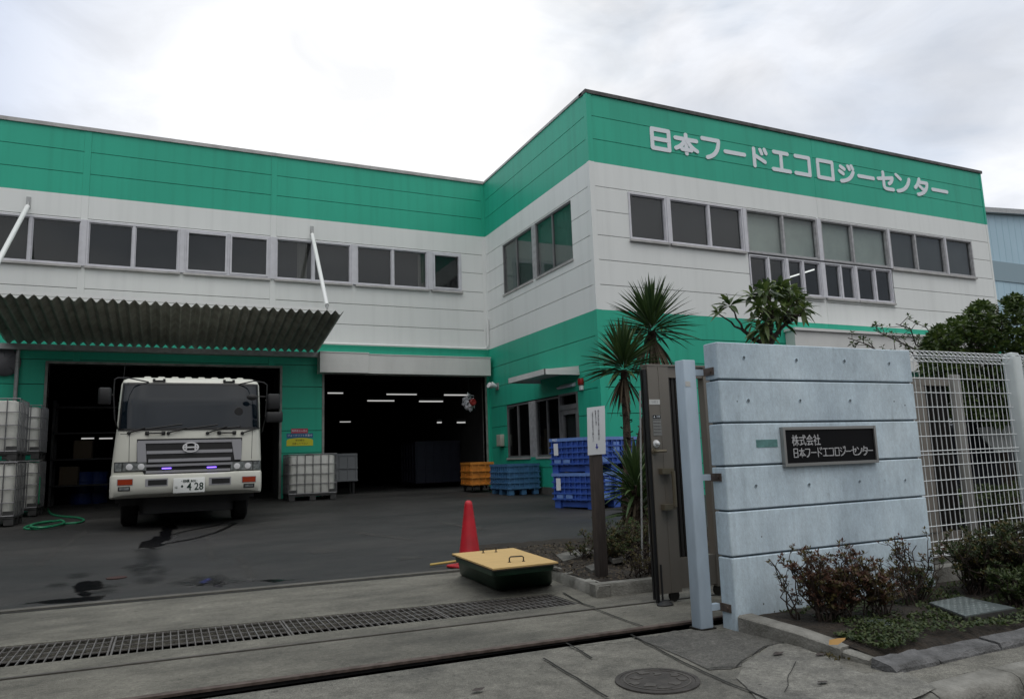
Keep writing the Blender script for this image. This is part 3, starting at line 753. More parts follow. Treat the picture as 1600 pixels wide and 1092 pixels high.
# plinth along the office wall
mb = MB(); mb.mbox(mBm, YC, 15.34, .001, .045, 0, .40); mb.mbox(mBm, 16.32, YA - .12, .001, .045, 0, .40)
mb.build('plinth', mat('plinth', (.10, .10, .09), .9, var=.4, vscale=4), FAC)
# copings
mb = MB(); mb.mbox(mA, -16, XB - .06, -.25, .075, ZT - .025, ZT + .07)
for u in (-9.5, -4.6, -.2, 2.5, 5.2): mb.mbox(mA, u, u + .02, .075, .08, ZT - .025, ZT + .072)
mb.mbox(mBm, YC + .1, YA + .25, -.25, .06, ZT - .01, ZT + .055)
mb.build('coping', M['coping'], FAC)
mb = MB(); mb.mbox(mC, XB - .06, XR + .05, -.25, .07, ZT - .03, ZT + .06)
mb.build('coping', M['coping_dark'], FAC, label='dark stained coping')

# ---- windows
def window(m, u0, u1, z0, z1, mull, blind, fr=.045, dep=.06, mw=.032, name='window', sash=False, post=M['alu'], bd=-.10, sill=True, pm=None, casement=False):
    f = MB()
    f.mbox(m, u0, u0 + fr, -.06, dep, z0, z1); f.mbox(m, u1 - fr, u1, -.06, dep, z0, z1)
    f.mbox(m, u0 + fr, u1 - fr, -.06, dep - .002, z0, z0 + fr); f.mbox(m, u0 + fr, u1 - fr, -.06, dep - .002, z1 - fr, z1)
    for u in mull: f.mbox(m, u - mw, u + mw, -.06, dep - .008, z0 + fr, z1 - fr)
    e = [u0 + fr] + [x for u in mull for x in (u - mw, u + mw)] + [u1 - fr]
    for i in range(0, len(e), 2):     # inner sash lines
        a, b = e[i], e[i + 1]; s = .05 if casement else .032 if sash else .012 if dep < .03 else .022
        d1 = .075 if casement else min(.03, dep - .006)
        f.mbox(m, a + .004, a + s, -.04, d1, z0 + fr + .003, z1 - fr - .003); f.mbox(m, b - s, b - .004, -.04, d1, z0 + fr + .003, z1 - fr - .003)
        f.mbox(m, a + s, b - s, -.04, d1 - .002, z0 + fr + .003, z0 + fr + s + .004); f.mbox(m, a + s, b - s, -.04, d1 - .002, z1 - fr - s, z1 - fr - .003)
    W = f.build(name, post, FAC)
    p_ = MB(); p_.mbox(m, u0 + fr * .5, u1 - fr * .5, -.022, -.014, z0 + fr * .5, z1 - fr * .5)
    p_.build('pane', pm or M['pane'], W)
    if blind:
        b_ = MB(); b_.mbox(m, u0 + .01, u1 - .01, bd - .01, bd, z0 + .01, z1 - .01)
        b_.build('blind', blind, W)
    if sill:
        s_ = MB(); s_.mbox(m, u0 - .02, u1 + .02, -.06, dep + .05, z0 - .055, z0 - .002)
        s_.build('sill', M['coping'], W)
    return W
def posts(m, spans, z0, z1, mt, dep=.075):
    for a, b in spans:
        f = MB(); f.mbox(m, a + .002, b - .002, -.10, dep, z0 - .002, z1)
        f.build('window_post', mt, FAC)
BLACKB = mat('shade_black', (.007, .007, .008), .9); GREYB = mat('shade_grey', (.030, .030, .033), .9, var=.5, vscale=1.3)
wA = [(-5.3, -4.45, []), (-4.30, -2.12, [-3.22]), (-2.02, .12, [-.96]), (.24, 2.40, [1.33]), (2.54, 4.66, [3.575]), (4.79, 6.98, [5.885]), (7.10, 8.06, [])]
for i, (a, b, ml_) in enumerate(wA): window(mA, a, b, ZS, ZH, ml_, [M['blind_dark'], BLACKB, M['blind_dark'], BLACKB, GREYB, M['blind_dark'], BLACKB][i], casement=(i in (3, 6)))
for wi, (a_, b_) in ((4, (3.15, 3.42)), (1, (-4.28, -3.9)), (5, (6.7, 6.94))):
    mb = MB()
    for k in range(6): mb.mbox(mA, a_ + (b_ - a_) * k / 6 + .003, a_ + (b_ - a_) * (k + 1) / 6 - .003, -.095 + .012 * (k % 2), -.085 + .012 * (k % 2), ZS + .03, ZH - .03)
    mb.build('curtain', mat('curtain_grey', (.16, .15, .135), .9), FAC)
posts(mA, [(wA[i][1], wA[i + 1][0]) for i in range(len(wA) - 1)] + [(-5.42, -5.3)], ZS, ZH, M['alu'])
x = -5.42
for a, b in ((-7.6, -5.42), (-9.9, -7.7), (-12.2, -10.0), (-16, -12.3)): window(mA, a, b, ZS, ZH, [(a + b) / 2], M['blind_dark'])
wC = [(9.94, 11.05, [], 'd'), (11.14, 13.50, [12.39], 'd'), (13.61, 16.15, [14.90], 'g'), (16.29, 18.97, [17.52], 'g'), (19.05, 21.51, [20.19], 'm'), (21.56, 22.82, [], 'm')]
M['blind_mid'] = mat('grey_blind', (.10, .105, .105), .8, var=.2, vscale=1.5)
for a, b, ml_, k in wC: window(mC, a, b, ZS, ZH, ml_, {'d': M['blind_dark'], 'g': M['blind_green'], 'm': M['blind_mid']}[k], post=M['alu_dull'] if k != 'd' else M['alu'], sill=k != 'g')
posts(mC, [(wC[i][1], wC[i + 1][0]) for i in range(len(wC) - 1)], ZS, ZH, M['alu'])
for a, b, ml_ in ((13.61, 14.86, [14.27]), (14.94, 16.15, [15.50]), (16.29, 17.46, [16.92]), (17.54, 18.97, [18.28])):
    window(mC, a, b, ZLB, ZS - .05, ml_, None, fr=.03, post=M['alu'], sash=True)
posts(mC, [(14.86, 14.94), (16.15, 16.29), (17.46, 17.54)], ZLB, ZS - .05, M['alu'])
for a, b in ((15.28, 17.27), (17.50, 19.45)): window(mBm, a, b, ZBS, ZH, [(a + b) / 2 + .06], M['blind_teal'], post=M['alu_dark'], dep=.014, fr=.035, mw=.02)
posts(mBm, [(17.27, 17.50)], ZBS, ZH, M['alu_dull'], .03)
for a, b in ((16.36, 17.66), (18.06, 19.53)): window(mBm, a, b, OZ0, OZ1 - .03, [(a + b) / 2 + .03], None, post=M['alu_dark'], dep=.014, fr=.035, mw=.018)
posts(mBm, [(17.66, 18.06)], OZ0, OZ1 - .03, M['alu_dull'], .03)
# office door
f = MB(); f.mbox(mBm, 15.36, 15.42, -.06, .055, .3, OZ1); f.mbox(mBm, 16.24, 16.30, -.06, .055, .3, OZ1); f.mbox(mBm, 15.42, 16.24, -.06, .05, OZ1 - .05, OZ1); f.mbox(mBm, 15.42, 16.24, -.06, .05, 2.30, 2.42)
DO = f.build('door_frame', M['alu_dark'], FAC)
f = MB(); f.mbox(mBm, 15.42, 15.52, -.05, .03, .32, 2.30); f.mbox(mBm, 16.14, 16.24, -.05, .03, .32, 2.30); f.mbox(mBm, 15.52, 16.14, -.05, .028, 2.18, 2.30); f.mbox(mBm, 15.52, 16.14, -.05, .028, .32, .55)
f.build('door', M['alu_dark'], DO)
f = MB(); f.mbox(mBm, 15.50, 16.16, -.02, -.012, .50, 2.22); f.mbox(mBm, 15.42, 16.24, -.02, -.013, 2.40, OZ1 - .02)
f.build('pane', M['pane'], DO)
f = MB(); f.mbox(mBm, 15.50, 16.16, -.10, -.09, .5, 2.22); f.build('door_blind', mat('grey_door_blind', (.045, .05, .05), .8), DO)
# office interior
f = MB(); f.box(XB + .15, 14.0, YC + .2, YA, .28, .30); f.box(13.9, 14, YC + .2, YA, .3, 4); f.box(XB + .15, 14, YC + .18, YC + .2, .3, 4); f.box(XB + .15, 14, YA - .02, YA, .3, 4); f.box(XB + .15, 14, YC + .2, YA, 2.9, 2.95)
f.build('office_room', M['interior'], FAC)
# upper room behind the low sashes
f = MB(); f.box(13.0, 20, YC + .15, YC + 9, 4.9, 4.95); f.box(13.0, 20, YC + 8.9, YC + 9, 4.95, 7.2); f.box(12.9, 13, YC + .16, YC + 9, 4.95, 7.2); f.box(20, 20.1, YC + .16, YC + 9, 4.95, 7.2); f.box(13.0, 20, YC + .16, YC + 9, 6.9, 6.95)
f.build('upper_room', mat('office_wall', (.07, .07, .068), .9), FAC)
def ntext(body, size, m, name='lettering', parent=None, mw=None, extr=.002, align='CENTER', sx=1, bold=0):
    c = bpy.data.curves.new(name, 'FONT'); c.body = body; c.size = size; c.align_x = align; c.align_y = 'CENTER'; c.extrude = extr; c.resolution_u = 2; c.offset = bold
    o = bpy.data.objects.new(name, c); COL.objects.link(o)
    bpy.context.view_layer.update()
    me = bpy.data.meshes.new_from_object(o.evaluated_get(bpy.context.evaluated_depsgraph_get()))
    COL.objects.unlink(o); bpy.data.objects.remove(o)
    me.materials.clear(); me.materials.append(m)
    off = Vector(); q = parent
    while q is not None: off += q.location; q = q.parent
    me.transform(Matrix.Translation(-off) @ mw @ Matrix.Diagonal((sx, 1, 1, 1)))
    r = bpy.data.objects.new(name, me); COL.objects.link(r); r.parent = parent
    return r
FRONT = Matrix(((1, 0, 0, 0), (0, 0, -1, 0), (0, 1, 0, 0), (0, 0, 0, 1)))         # text facing -Y
SIDE = Matrix(((0, 0, -1, 0), (-1, 0, 0, 0), (0, 1, 0, 0), (0, 0, 0, 1)))          # text facing -X
ntext('受付・2Fオフィス', .085, M['letter'], 'lettering', DO, Matrix.Translation((XB + .008, 15.83, 1.46)) @ SIDE)
# ---- big sign letters on the green band, stroke by stroke with rounded ends
def arc(p, q, r, n=6):   # quadratic bezier p-q-r
    return [((1 - t) ** 2 * p[0] + 2 * t * (1 - t) * q[0] + t * t * r[0], (1 - t) ** 2 * p[1] + 2 * t * (1 - t) * q[1] + t * t * r[1]) for t in [i / n for i in range(n + 1)]]
GLY0 = {
 '日': [[(.16, .06), (.84, .06), (.84, .94), (.16, .94), (.16, .06)], [(.16, .5), (.84, .5)]],
 '本': [[(.05, .74), (.95, .74)], [(.5, .97), (.5, .03)], arc((.46, .72), (.35, .38), (.05, .22)), arc((.54, .72), (.65, .38), (.95, .22)), [(.3, .22), (.7, .22)]],
 'フ': [[(.08, .88), (.86, .88)], arc((.86, .88), (.84, .22), (.28, .05), 8)],
 'ー': [[(.06, .5), (.94, .5)]],
 'ド': [[(.22, .96), (.22, .03)], [(.22, .62), (.82, .32)], [(.58, .95), (.66, .76)], [(.83, 1.0), (.91, .81)]],
 'エ': [[(.12, .87), (.88, .87)], [(.5, .87), (.5, .1)], [(.03, .1), (.97, .1)]],
 'コ': [[(.1, .88), (.88, .88), (.88, .1), (.06, .1)]],
 'ロ': [[(.12, .08), (.88, .08), (.88, .9), (.12, .9), (.12, .08)]],
 'ジ': [[(.16, .9), (.38, .78)], [(.07, .62), (.29, .5)], arc((.14, .06), (.75, .16), (.93, .68), 8), [(.62, .98), (.7, .82)], [(.84, 1.02), (.92, .86)]],
 'セ': [[(.04, .57), (.92, .74)], arc((.92, .74), (.88, .5), (.68, .38), 4), [(.36, .97), (.36, .22)], arc((.36, .22), (.36, .06), (.55, .06), 4), [(.55, .06), (.9, .07)]],
 'ン': [[(.1, .88), (.36, .70)], arc((.12, .07), (.78, .18), (.93, .76), 8)],
 'タ': [arc((.38, .98), (.28, .62), (.05, .42), 5), [(.34, .8), (.9, .8)], arc((.9, .8), (.85, .18), (.2, .02), 8), [(.36, .53), (.68, .3)]],
}
GLY = {}
for k_, st_ in GLY0.items():       # every glyph fills its own box
    X_ = [p[0] for s_ in st_ for p in s_]; Y_ = [p[1] for s_ in st_ for p in s_]
    GLY[k_] = [[((p[0] - min(X_)) / (max(X_) - min(X_)), .5 if k_ == 'ー' else (p[1] - min(Y_)) / (max(Y_) - min(Y_))) for p in s_] for s_ in st_]
def capsule(mb, p, q, r, d0, d1, f):
    P = Vector(p); Q = Vector(q); a0 = math.atan2(Q.y - P.y, Q.x - P.x); pts = []
    for c, st in ((Q, a0 - math.pi / 2), (P, a0 + math.pi / 2)):
        for k in range(9):
            a = st + math.pi * k / 8; pts.append((c.x + r * math.cos(a), c.y + r * math.sin(a)))
    mb.add([f(x, y, d0) for x, y in pts] + [f(x, y, d1) for x, y in pts], [tuple(range(18)), tuple(range(35, 17, -1))] + [(i, (i + 1) % 18, (i + 1) % 18 + 18, i + 18) for i in range(18)])
def stroked(mb, ch, f, wd, d0, d1, W_, H_, tab=None):
    n = 0
    for st in (tab or GLY)[ch]:
        for i in range(len(st) - 1):
            n += 1
            capsule(mb, (st[i][0] * W_, st[i][1] * H_), (st[i + 1][0] * W_, st[i + 1][1] * H_), wd / 2, d0, d1 + .0006 * n, f)
BIG = [('日', 10.707, 11.335), ('本', 11.43, 12.211), ('フ', 12.293, 12.94), ('ー', 13.041, 13.803), ('ド', 14.03, 14.57), ('エ', 14.69, 15.41), ('コ', 15.51, 16.154), ('ロ', 16.374, 17.053), ('ジ', 17.22, 17.88), ('ー', 17.998, 18.717), ('セ', 18.81, 19.54), ('ン', 19.61, 20.28), ('タ', 20.42, 21.09), ('ー', 21.221, 22.01)]
ZL0, ZL1 = 8.66, 9.275
for ch, a, b in BIG:
    mb = MB(); ww = .112; H_ = ZL1 - ZL0 - ww; W_ = b - a - ww; a += ww / 2
    stroked(mb, ch, lambda x, y, d: mC(a + x, d, ZL0 + ww / 2 + y), ww, .034, .05, W_, H_)
    mb.build('letter', M['letter'], FAC)
# ---- loading doors, hall interior
mb = MB()
for (a, b, z) in ((D1[0], D1[1], D1[3]), (D2[0], D2[1], D2[3])):
    mb.mbox(mA, a - .06, a, -.2, .05, .3, z + .06); mb.mbox(mA, b, b + .06, -.2, .05, .3, z + .06); mb.mbox(mA, a, b, -.2, .048, z, z + .06)
mb.build('door_surround', mat('door_surround', (.28, .28, .26), .6, var=.4, vscale=5), FAC)
mb = MB(); mb.mbox(mA, 3.72, 5.05, .034, .46, 3.66, 4.21); mb.mbox(mA, 5.055, 8.78, .034, .44, 3.65, 4.18)
mb.mbox(mA, 3.70, 5.06, .033, .475, 4.21, 4.235); mb.mbox(mA, 5.06, 8.80, .033, .455, 4.18, 4.205)
mb.mbox(mA, 3.70, 3.72, .033, .475, 3.65, 4.21); mb.mbox(mA, 5.045, 5.057, .1, .47, 3.65, 4.2)
for u in (5.7, 6.9, 8.0): mb.mbox(mA, u, u + .012, .44, .444, 3.66, 4.17)
mb.build('shutter_box', M['shutter'], FAC)
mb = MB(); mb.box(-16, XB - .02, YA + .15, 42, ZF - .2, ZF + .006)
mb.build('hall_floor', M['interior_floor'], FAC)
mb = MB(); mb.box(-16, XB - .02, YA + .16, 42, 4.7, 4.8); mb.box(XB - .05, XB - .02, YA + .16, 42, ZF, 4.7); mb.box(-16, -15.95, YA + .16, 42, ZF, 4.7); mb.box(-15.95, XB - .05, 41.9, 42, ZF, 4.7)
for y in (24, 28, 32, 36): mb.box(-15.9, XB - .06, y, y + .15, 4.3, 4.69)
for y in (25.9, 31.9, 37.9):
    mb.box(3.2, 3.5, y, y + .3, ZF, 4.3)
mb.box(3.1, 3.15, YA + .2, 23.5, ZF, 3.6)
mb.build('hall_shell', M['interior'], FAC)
# white cable pipe under the off-white storey
mb = MB(); mb.tube([mA(3.6, .10, Z2 + .02), mA(8.72, .10, Z2 + .02)], .035); mb.tube([mA(8.72, .10, Z2 + .02), mA(8.80, .14, Z2 + .04), mA(8.83, .2, Z2 + .12), mA(8.83, .2, 5.42)], .032)
mb.build('conduit', M['white_paint'], FAC, smooth=True)
# C wing: white ledge of the lean-to roof
mb = MB(); mb.mbox(mC, 14.65, 22.6, .034, .35, 3.2, 4.20); mb.mbox(mC, 14.6, 22.65, .033, .42, 4.20, 4.27)
mb.build('awning_box', M['shutter'], FAC)

# ================================================================== things on the factory
# corrugated canopy
CX0, CX1 = -3.60, 3.74; cy0, cz0, cy1, cz1 = YA - .12, 4.28, 17.45, 4.74
CAN = thing('loading_canopy', 'dark corrugated loading canopy hung on two white rods above the truck', 'canopy', (.07, YA - .05, 4.2))
mb = MB(); nw = 36; per = 7; n = nw * per
def cpt(i, f_, dz):
    u = CX0 + (CX1 - CX0) * i / n; ph = (i % per) / per
    wv = .062 * (abs(ph - .5) * 4 - 1) ; wv = max(-.05, min(.05, wv))
    return Vector((u, cy0 + (cy1 - cy0) * f_, cz0 + (cz1 - cz0) * f_ + wv + dz))
for side in (0, .006):
    for i in range(n):
        q = [cpt(i, 0, side), cpt(i + 1, 0, side), cpt(i + 1, 1, side), cpt(i, 1, side)]
        mb.poly(q)
for f_ in (0, 1):
    for i in range(n): mb.poly([cpt(i, f_, 0), cpt(i + 1, f_, 0), cpt(i + 1, f_, .006), cpt(i, f_, .006)])
mb.build('corrugated_sheet', M['corr'], CAN, fix=False)
mb = MB(); mb.box(CX0, CX1 - .25, cy1 + .10, cy1 + .16, cz1 + .055, cz1 + .13); mb.box(CX0, CX1 - .05, cy1 + 1.6, cy1 + 1.66, 4.52 + .055, 4.52 + .11)
mb.build('purlin', M['white_paint'], CAN)
mb = MB(); mb.box(-3.72, 3.76, YA - .25, YA - .034, 4.10, 4.13); mb.box(-3.72, 3.76, YA - .26, YA - .25, 4.10, 4.235); mb.box(-3.72, 3.76, YA - .034 - .008, YA - .034, 4.13, 4.235)
mb.box(-3.73, -3.72, YA - .26, YA - .034, 4.10, 4.235); mb.box(3.76, 3.77, YA - .26, YA - .034, 4.10, 4.235)
mb.build('gutter', M['galv'], CAN)
mb = MB(); mb.cyl((-3.30, YA - .12, 4.10), (-3.30, YA - .12, .35), .045)
mb.build('downpipe', M['galv'], CAN, smooth=True)
for xa, xb_, za in ((-3.30, -3.44, 7.77), (3.53, 3.36, 7.74)):
    mb = MB(); mb.cyl((xa, YA - .12, za - .12), (xb_, cy1 + .13, cz1 + .2), .052, 12)
    r_ = mb.build('tie_rod', M['white_paint'], CAN, smooth=True)
    mb = MB(); mb.box(xa - .05, xa + .05, YA - .05, YA - .033, za - .15, za + .15); mb.cyl((xa, YA - .03, za + .02), (xa, YA - .14, za - .12), .02); mb.cyl((xb_, cy1 + .13, cz1 + .2), (xb_, cy1 + .12, cz1 + .1), .035)
    mb.build('bracket', M['galv'], r_)
# round grey lamp/fan plate on the wall at far left
mb = MB(); mb.lathe([(.30, 0), (.33, .03), (.33, .06), (.28, .10), (.1, .13), (.02, .135)], 28, Matrix.Translation((-3.56, YA - .034, 3.80)) @ Matrix.Rotation(RAD(90), 4, 'X'))
for k in range(4): mb.tube([(-3.56 + .1 * math.cos(k * .785) * s_ * 3, YA - .16, 3.80 + .1 * math.sin(k * .785) * s_ * 3) for s_ in (-1, 1)], .006, 4)
tag(mb.build('wall_fan', mat('fan_grey', (.09, .09, .10), .5), smooth=True), 'round grey fan cover on the green wall beside the downpipe', 'wall fan')
# notice on the pier between the doors
SG = thing('safety_sign', 'small red, blue and yellow safety sign on the green pier between the doors', 'sign', (3.25, YA - .04, 1.95))
mb = MB(); mb.mbox(mA, 3.02, 3.46, .034, .042, 2.03, 2.155); mb.build('red_panel', M['red_sign'], SG)
mb = MB(); mb.mbox(mA, 2.90, 3.60, .034, .040, 1.90, 2.025); mb.build('blue_panel', M['blue_sign'], SG)
mb = MB(); pts = [(2.90, 1.69), (3.60, 1.69), (3.60, 1.83)] + [(3.25 + .35 * math.cos(a), 1.83 + .075 * math.sin(a)) for a in [math.pi * i / 10 for i in range(1, 10)]] + [(2.90, 1.83)]
mb.prism([mA(u, .034, z) for u, z in pts], (0, -.010, 0)); mb.build('yellow_panel', M['yellow_sign'], SG)
T = Matrix.Translation
ntext('関係者立入禁止', .06, M['letter'], 'lettering', SG, T(mA(3.24, .045, 2.09)) @ FRONT, .001)
ntext('フォークリフト作業中', .066, M['letter'], 'lettering', SG, T(mA(3.25, .043, 1.965)) @ FRONT, .001)
ntext('歩行者は', .06, M['ink_black'], 'lettering', SG, T(mA(3.25, .047, 1.835)) @ FRONT, .001)
ntext('注意して下さい', .06, M['ink_black'], 'lettering', SG, T(mA(3.25, .047, 1.745)) @ FRONT, .001)
# flood lights, box, alarm, door canopy, lamp
FL = thing('floodlight', 'pair of small silver floodlights on the green wall beside the shutter box', 'floodlight', (XB - .04, 20.1, 3.3))
mb = MB(); mb.mbox(mBm, 20.0, 20.2, .034, .06, 3.20, 3.40); mb.cyl(mBm(20.1, .06, 3.3), mBm(20.1, .16, 3.3), .02); mb.build('mount', M['galv'], FL)
for dy in (-.14, .12):
    mb = MB(); mb.lathe([(.02, -.02), (.045, 0), (.085, .10), (.09, .17), (.07, .175)], 16, T(mBm(20.1 + dy, .14, 3.28)) @ Matrix.Rotation(RAD(-65), 4, 'Y') @ Matrix.Rotation(RAD(dy * 150), 4, 'X'))
    mb.build('lamp_head', M['chrome'], FL, smooth=True)
mb = MB(); mb.rbox(XB - .16, XB - .034, 19.72, 20.02, 1.52, 1.86, .015); mb.box(XB - .165, XB - .16, 19.75, 19.99, 1.55, 1.83)
tag(mb.build('meter_box', mat('beige_box', (.42, .42, .36), .5, var=.2), smooth=True), 'small beige electric box on the green wall left of office window', 'meter box')
AL = thing('alarm_lamp', 'small red and white alarm lamp right above the office door', 'alarm', (XB - .04, 15.12, 2.8))
mb = MB(); mb.rbox(XB - .12, XB - .034, 15.04, 15.20, 2.82, 2.98, .02); mb.build('red_cover', M['red'], AL, smooth=True)
mb = MB(); mb.rbox(XB - .10, XB - .034, 15.06, 15.18, 2.70, 2.815, .015); mb.build('housing', M['white_paint'], AL, smooth=True)
mb = MB(); mb.prism([mBm(15.25, .034, 3.30), mBm(15.25, .034, 3.18), mBm(15.25, .95, 3.10), mBm(15.25, .95, 3.20)], (0, 2.05, 0))
for y in (15.25, 17.3): mb.box(XB - .97, XB - .034, y - .02, y, 3.08, 3.21)
mb.box(XB - .97, XB - .95, 15.23, 17.30, 3.08, 3.21)
tag(mb.build('door_canopy', M['shutter']), 'flat white canopy sticking out over the office door', 'canopy')
mb = MB(); mb.prism([mBm(15.45, .034, 2.93), mBm(15.45, .034, 2.84), mBm(15.45, .12, 2.82), mBm(15.45, .16, 2.86)], (0, .75, 0))
tag(mb.build('wall_lamp', M['alu']), 'slim grey lamp under the white canopy above the office door', 'wall lamp')
# fluorescent tubes
k = 0
def tube_lamp(p, q, label, group, m=None):
    t_ = thing('fluorescent_lamp', label, 'ceiling lamp', (Vector(p) + Vector(q)) / 2, 0, group)
    mb = MB(); mb.cyl(p, q, .022, 8); mb.build('tube', m or M['tube_lamp'], t_)
    P, Q = Vector(p), Vector(q); mb = MB(); d = (Q - P).normalized(); n = Vector((-d.y, d.x, 0)) * .06
    mb.hexa([P - n + Vector((0, 0, .03)), Q - n + Vector((0, 0, .03)), Q + n + Vector((0, 0, .03)), P + n + Vector((0, 0, .03)), P - n + Vector((0, 0, .1)), Q - n + Vector((0, 0, .1)), Q + n + Vector((0, 0, .1)), P + n + Vector((0, 0, .1))])
    mb.build('housing', M['pallet'], t_)
HL = 'lit fluorescent tube hanging in the dark hall behind the loading doors'
for x0, x1, y0, Yd in ((574, 616, 626, 24.5), (604, 651, 616, 25.5), (694, 731, 617, 22), (655, 692, 627, 22.5), (512, 536, 614, 25), (531, 548, 660, 36), (683, 690, 660, 22.5), (714, 727, 660, 22.5), (127, 147, 685, 30), (155, 176, 685, 30)):
    if Yd > 30: y0 = y0 - 1
    p, q = atY(x0, y0, Yd), atY(x1, y0, Yd); q.z = p.z
    tube_lamp(p, q, HL, 'lit tubes in the dark hall')
for x, y0, y1, z in ((14.9, YC + 2.2, YC + 4.2, 6.75), (15.9, YC + 2.6, YC + 4.0, 6.75), (18.4, YC + 2.2, YC + 3.6, 6.75)):
    tube_lamp((x, y0, z), (x, y1, z), 'lit ceiling tube seen through the low sliding windows of the upper office', 'lit tubes in the upper office', M['office_lamp'])
# ================================================================== TRUCK
TRK = thing('truck', 'cream white lorry with silver grille and violet marker lamps parked under the corrugated canopy', 'truck', (.36, 15.3, .171))
_lv = [(1.06, -.855, 1.55, 14.07), (1.30, -.845, 1.545, 14.05), (1.70, -.815, 1.53, 14.07), (1.87, -.80, 1.525, 14.09), (2.34, -.785, 1.52, 14.17), (2.65, -.765, 1.51, 14.25), (2.73, -.735, 1.485, 14.30), (2.775, -.66, 1.42, 14.42)]
def lv(z):
    if z <= _lv[0][0]: return _lv[0][1:]
    for a, b in zip(_lv, _lv[1:]):
        if z <= b[0]:
            t = (z - a[0]) / (b[0] - a[0]); return tuple(a[i] + (b[i] - a[i]) * t for i in (1, 2, 3))
    return _lv[-1][1:]
PN, DP = 6.5, .36
def fy(x, z):
    a, b, yf = lv(z); X = min(1, abs((x - (a + b) / 2) / ((b - a) / 2)))
    return yf + DP * (1 - (1 - X ** PN) ** (1 / PN))
mb = MB(); rings = []
for z in (1.06, 1.18, 1.30, 1.50, 1.70, 1.86, 2.08, 2.30, 2.45, 2.65, 2.69, 2.73, 2.755, 2.775):
    a, b, yf = lv(z); g = []
    for k in range(33):
        th = math.pi * k / 32; c, s_ = math.cos(th), math.sin(th)
        X = math.copysign(abs(c) ** (2 / PN), c); Yn = s_ ** (2 / PN)
        g.append(Vector(((a + b) / 2 - X * (b - a) / 2, yf + DP * (1 - Yn), z)))
    g += [Vector((b, 15.75, z)), Vector((a, 15.75, z))]
    rings.append(g)
mb.loft(rings)
CAB = mb.build('cab', M['ivory'], TRK, smooth=True, angle=40)
def tz(zx, zy, y=14.05): return atY(140 + zx / 4.55, 560 + zy / 4.55, y)
def fpatch(mb, xs0, xs1, z0, z1, off, th=.012, nx=14, nz=4, f=None):
    """sheet on the cab front: xs0=(x at bottom, x at top) of left edge"""
    f = f or fy; idx = {}; vs = []; fs = []
    for lay, o_ in enumerate((off, off - th)):
        for j in range(nz + 1):
            t = j / nz; z = z0 + (z1 - z0) * t; xa = xs0[0] + (xs0[1] - xs0[0]) * t; xb = xs1[0] + (xs1[1] - xs1[0]) * t
            for i in range(nx + 1):
                x = xa + (xb - xa) * i / nx; idx[lay, i, j] = len(vs); vs.append((x, f(x, z) - o_, z))
    for j in range(nz):
        for i in range(nx):
            fs.append((idx[0, i, j], idx[0, i + 1, j], idx[0, i + 1, j + 1], idx[0, i, j + 1]))
            fs.append((idx[1, i, j + 1], idx[1, i + 1, j + 1], idx[1, i + 1, j], idx[1, i, j]))
    for j in range(nz):
        fs.append((idx[0, 0, j + 1], idx[1, 0, j + 1], idx[1, 0, j], idx[0, 0, j])); fs.append((idx[0, nx, j], idx[1, nx, j], idx[1, nx, j + 1], idx[0, nx, j + 1]))
    for i in range(nx):
        fs.append((idx[0, i, 0], idx[1, i, 0], idx[1, i + 1, 0], idx[0, i + 1, 0])); fs.append((idx[0, i + 1, nz], idx[1, i + 1, nz], idx[1, i, nz], idx[0, i, nz]))
    return mb.add(vs, fs)
mb = MB(); fpatch(mb, (-.762, -.725), (1.487, 1.470), 1.865, 2.65, .008, .015, 24, 10)
WS = mb.build('windscreen', M['darkglass'], TRK, smooth=True)
mb = MB()
fpatch(mb, (-.735, -.735), (1.48, 1.48), 2.638, 2.672, .016, .02, 24, 2); fpatch(mb, (-.772, -.772), (1.497, 1.497), 1.835, 1.872, .016, .02, 24, 2)
fpatch(mb, (-.772, -.737), (-.745, -.71), 1.86, 2.65, .014, .02, 3, 8); fpatch(mb, (1.470, 1.452), (1.497, 1.482), 1.86, 2.65, .014, .02, 3, 8)
mb.build('windscreen_seal', M['black'], WS)
# shut lines of the front lid
mb = MB()
fpatch(mb, (-.585, -.60), (-.577, -.592), 1.22, 1.83, .0015, .004, 1, 6); fpatch(mb, (1.36, 1.372), (1.368, 1.38), 1.22, 1.83, .0015, .004, 1, 6)
fpatch(mb, (-.58, -.58), (1.365, 1.365), 1.215, 1.223, .0015, .004, 16, 1); fpatch(mb, (-.77, -.77), (-.58, -.58), 1.775, 1.785, .0015, .004, 4, 1)
mb.build('panel_gap', M['backing'], CAB)
# grille
gl, gr = tz(335, 600).x, tz(1085, 600).x
zt, zmid, zb = tz(700, 572).z, tz(700, 715).z, tz(700, 825).z
mb = MB(); fpatch(mb, (gl + .01, gl), (gr - .01, gr), tz(700, 730).z, zt + .012, .006, .02, 20, 4); fpatch(mb, (tz(400, 800).x, gl + .02), (tz(1010, 800).x, gr - .02), zb - .02, tz(700, 730).z, .005, .02, 20, 3)
GR = mb.build('grille', M['black'], TRK)
def gbar(x0, x1, zy0, zy1, off, name='grille_bar', m=None, dx=0):
    mb = MB(); a, b = tz(x0, (zy0 + zy1) / 2).x, tz(x1, (zy0 + zy1) / 2).x
    z1_, z0_ = tz((x0 + x1) / 2, zy0).z, tz((x0 + x1) / 2, zy1).z
    fpatch(mb, (a + dx, a), (b - dx, b), z0_, z1_, off, .022, 16, 2)
    return mb.build(name, m or M['greyplastic'], GR)
for i, (x0, x1, a, b) in enumerate(((342, 1078, 578, 598), (405, 1015, 650, 672), (418, 1003, 708, 730), (395, 1015, 745, 762), (400, 1000, 789, 806))): gbar(x0, x1, a, b, .020 + .001 * i)
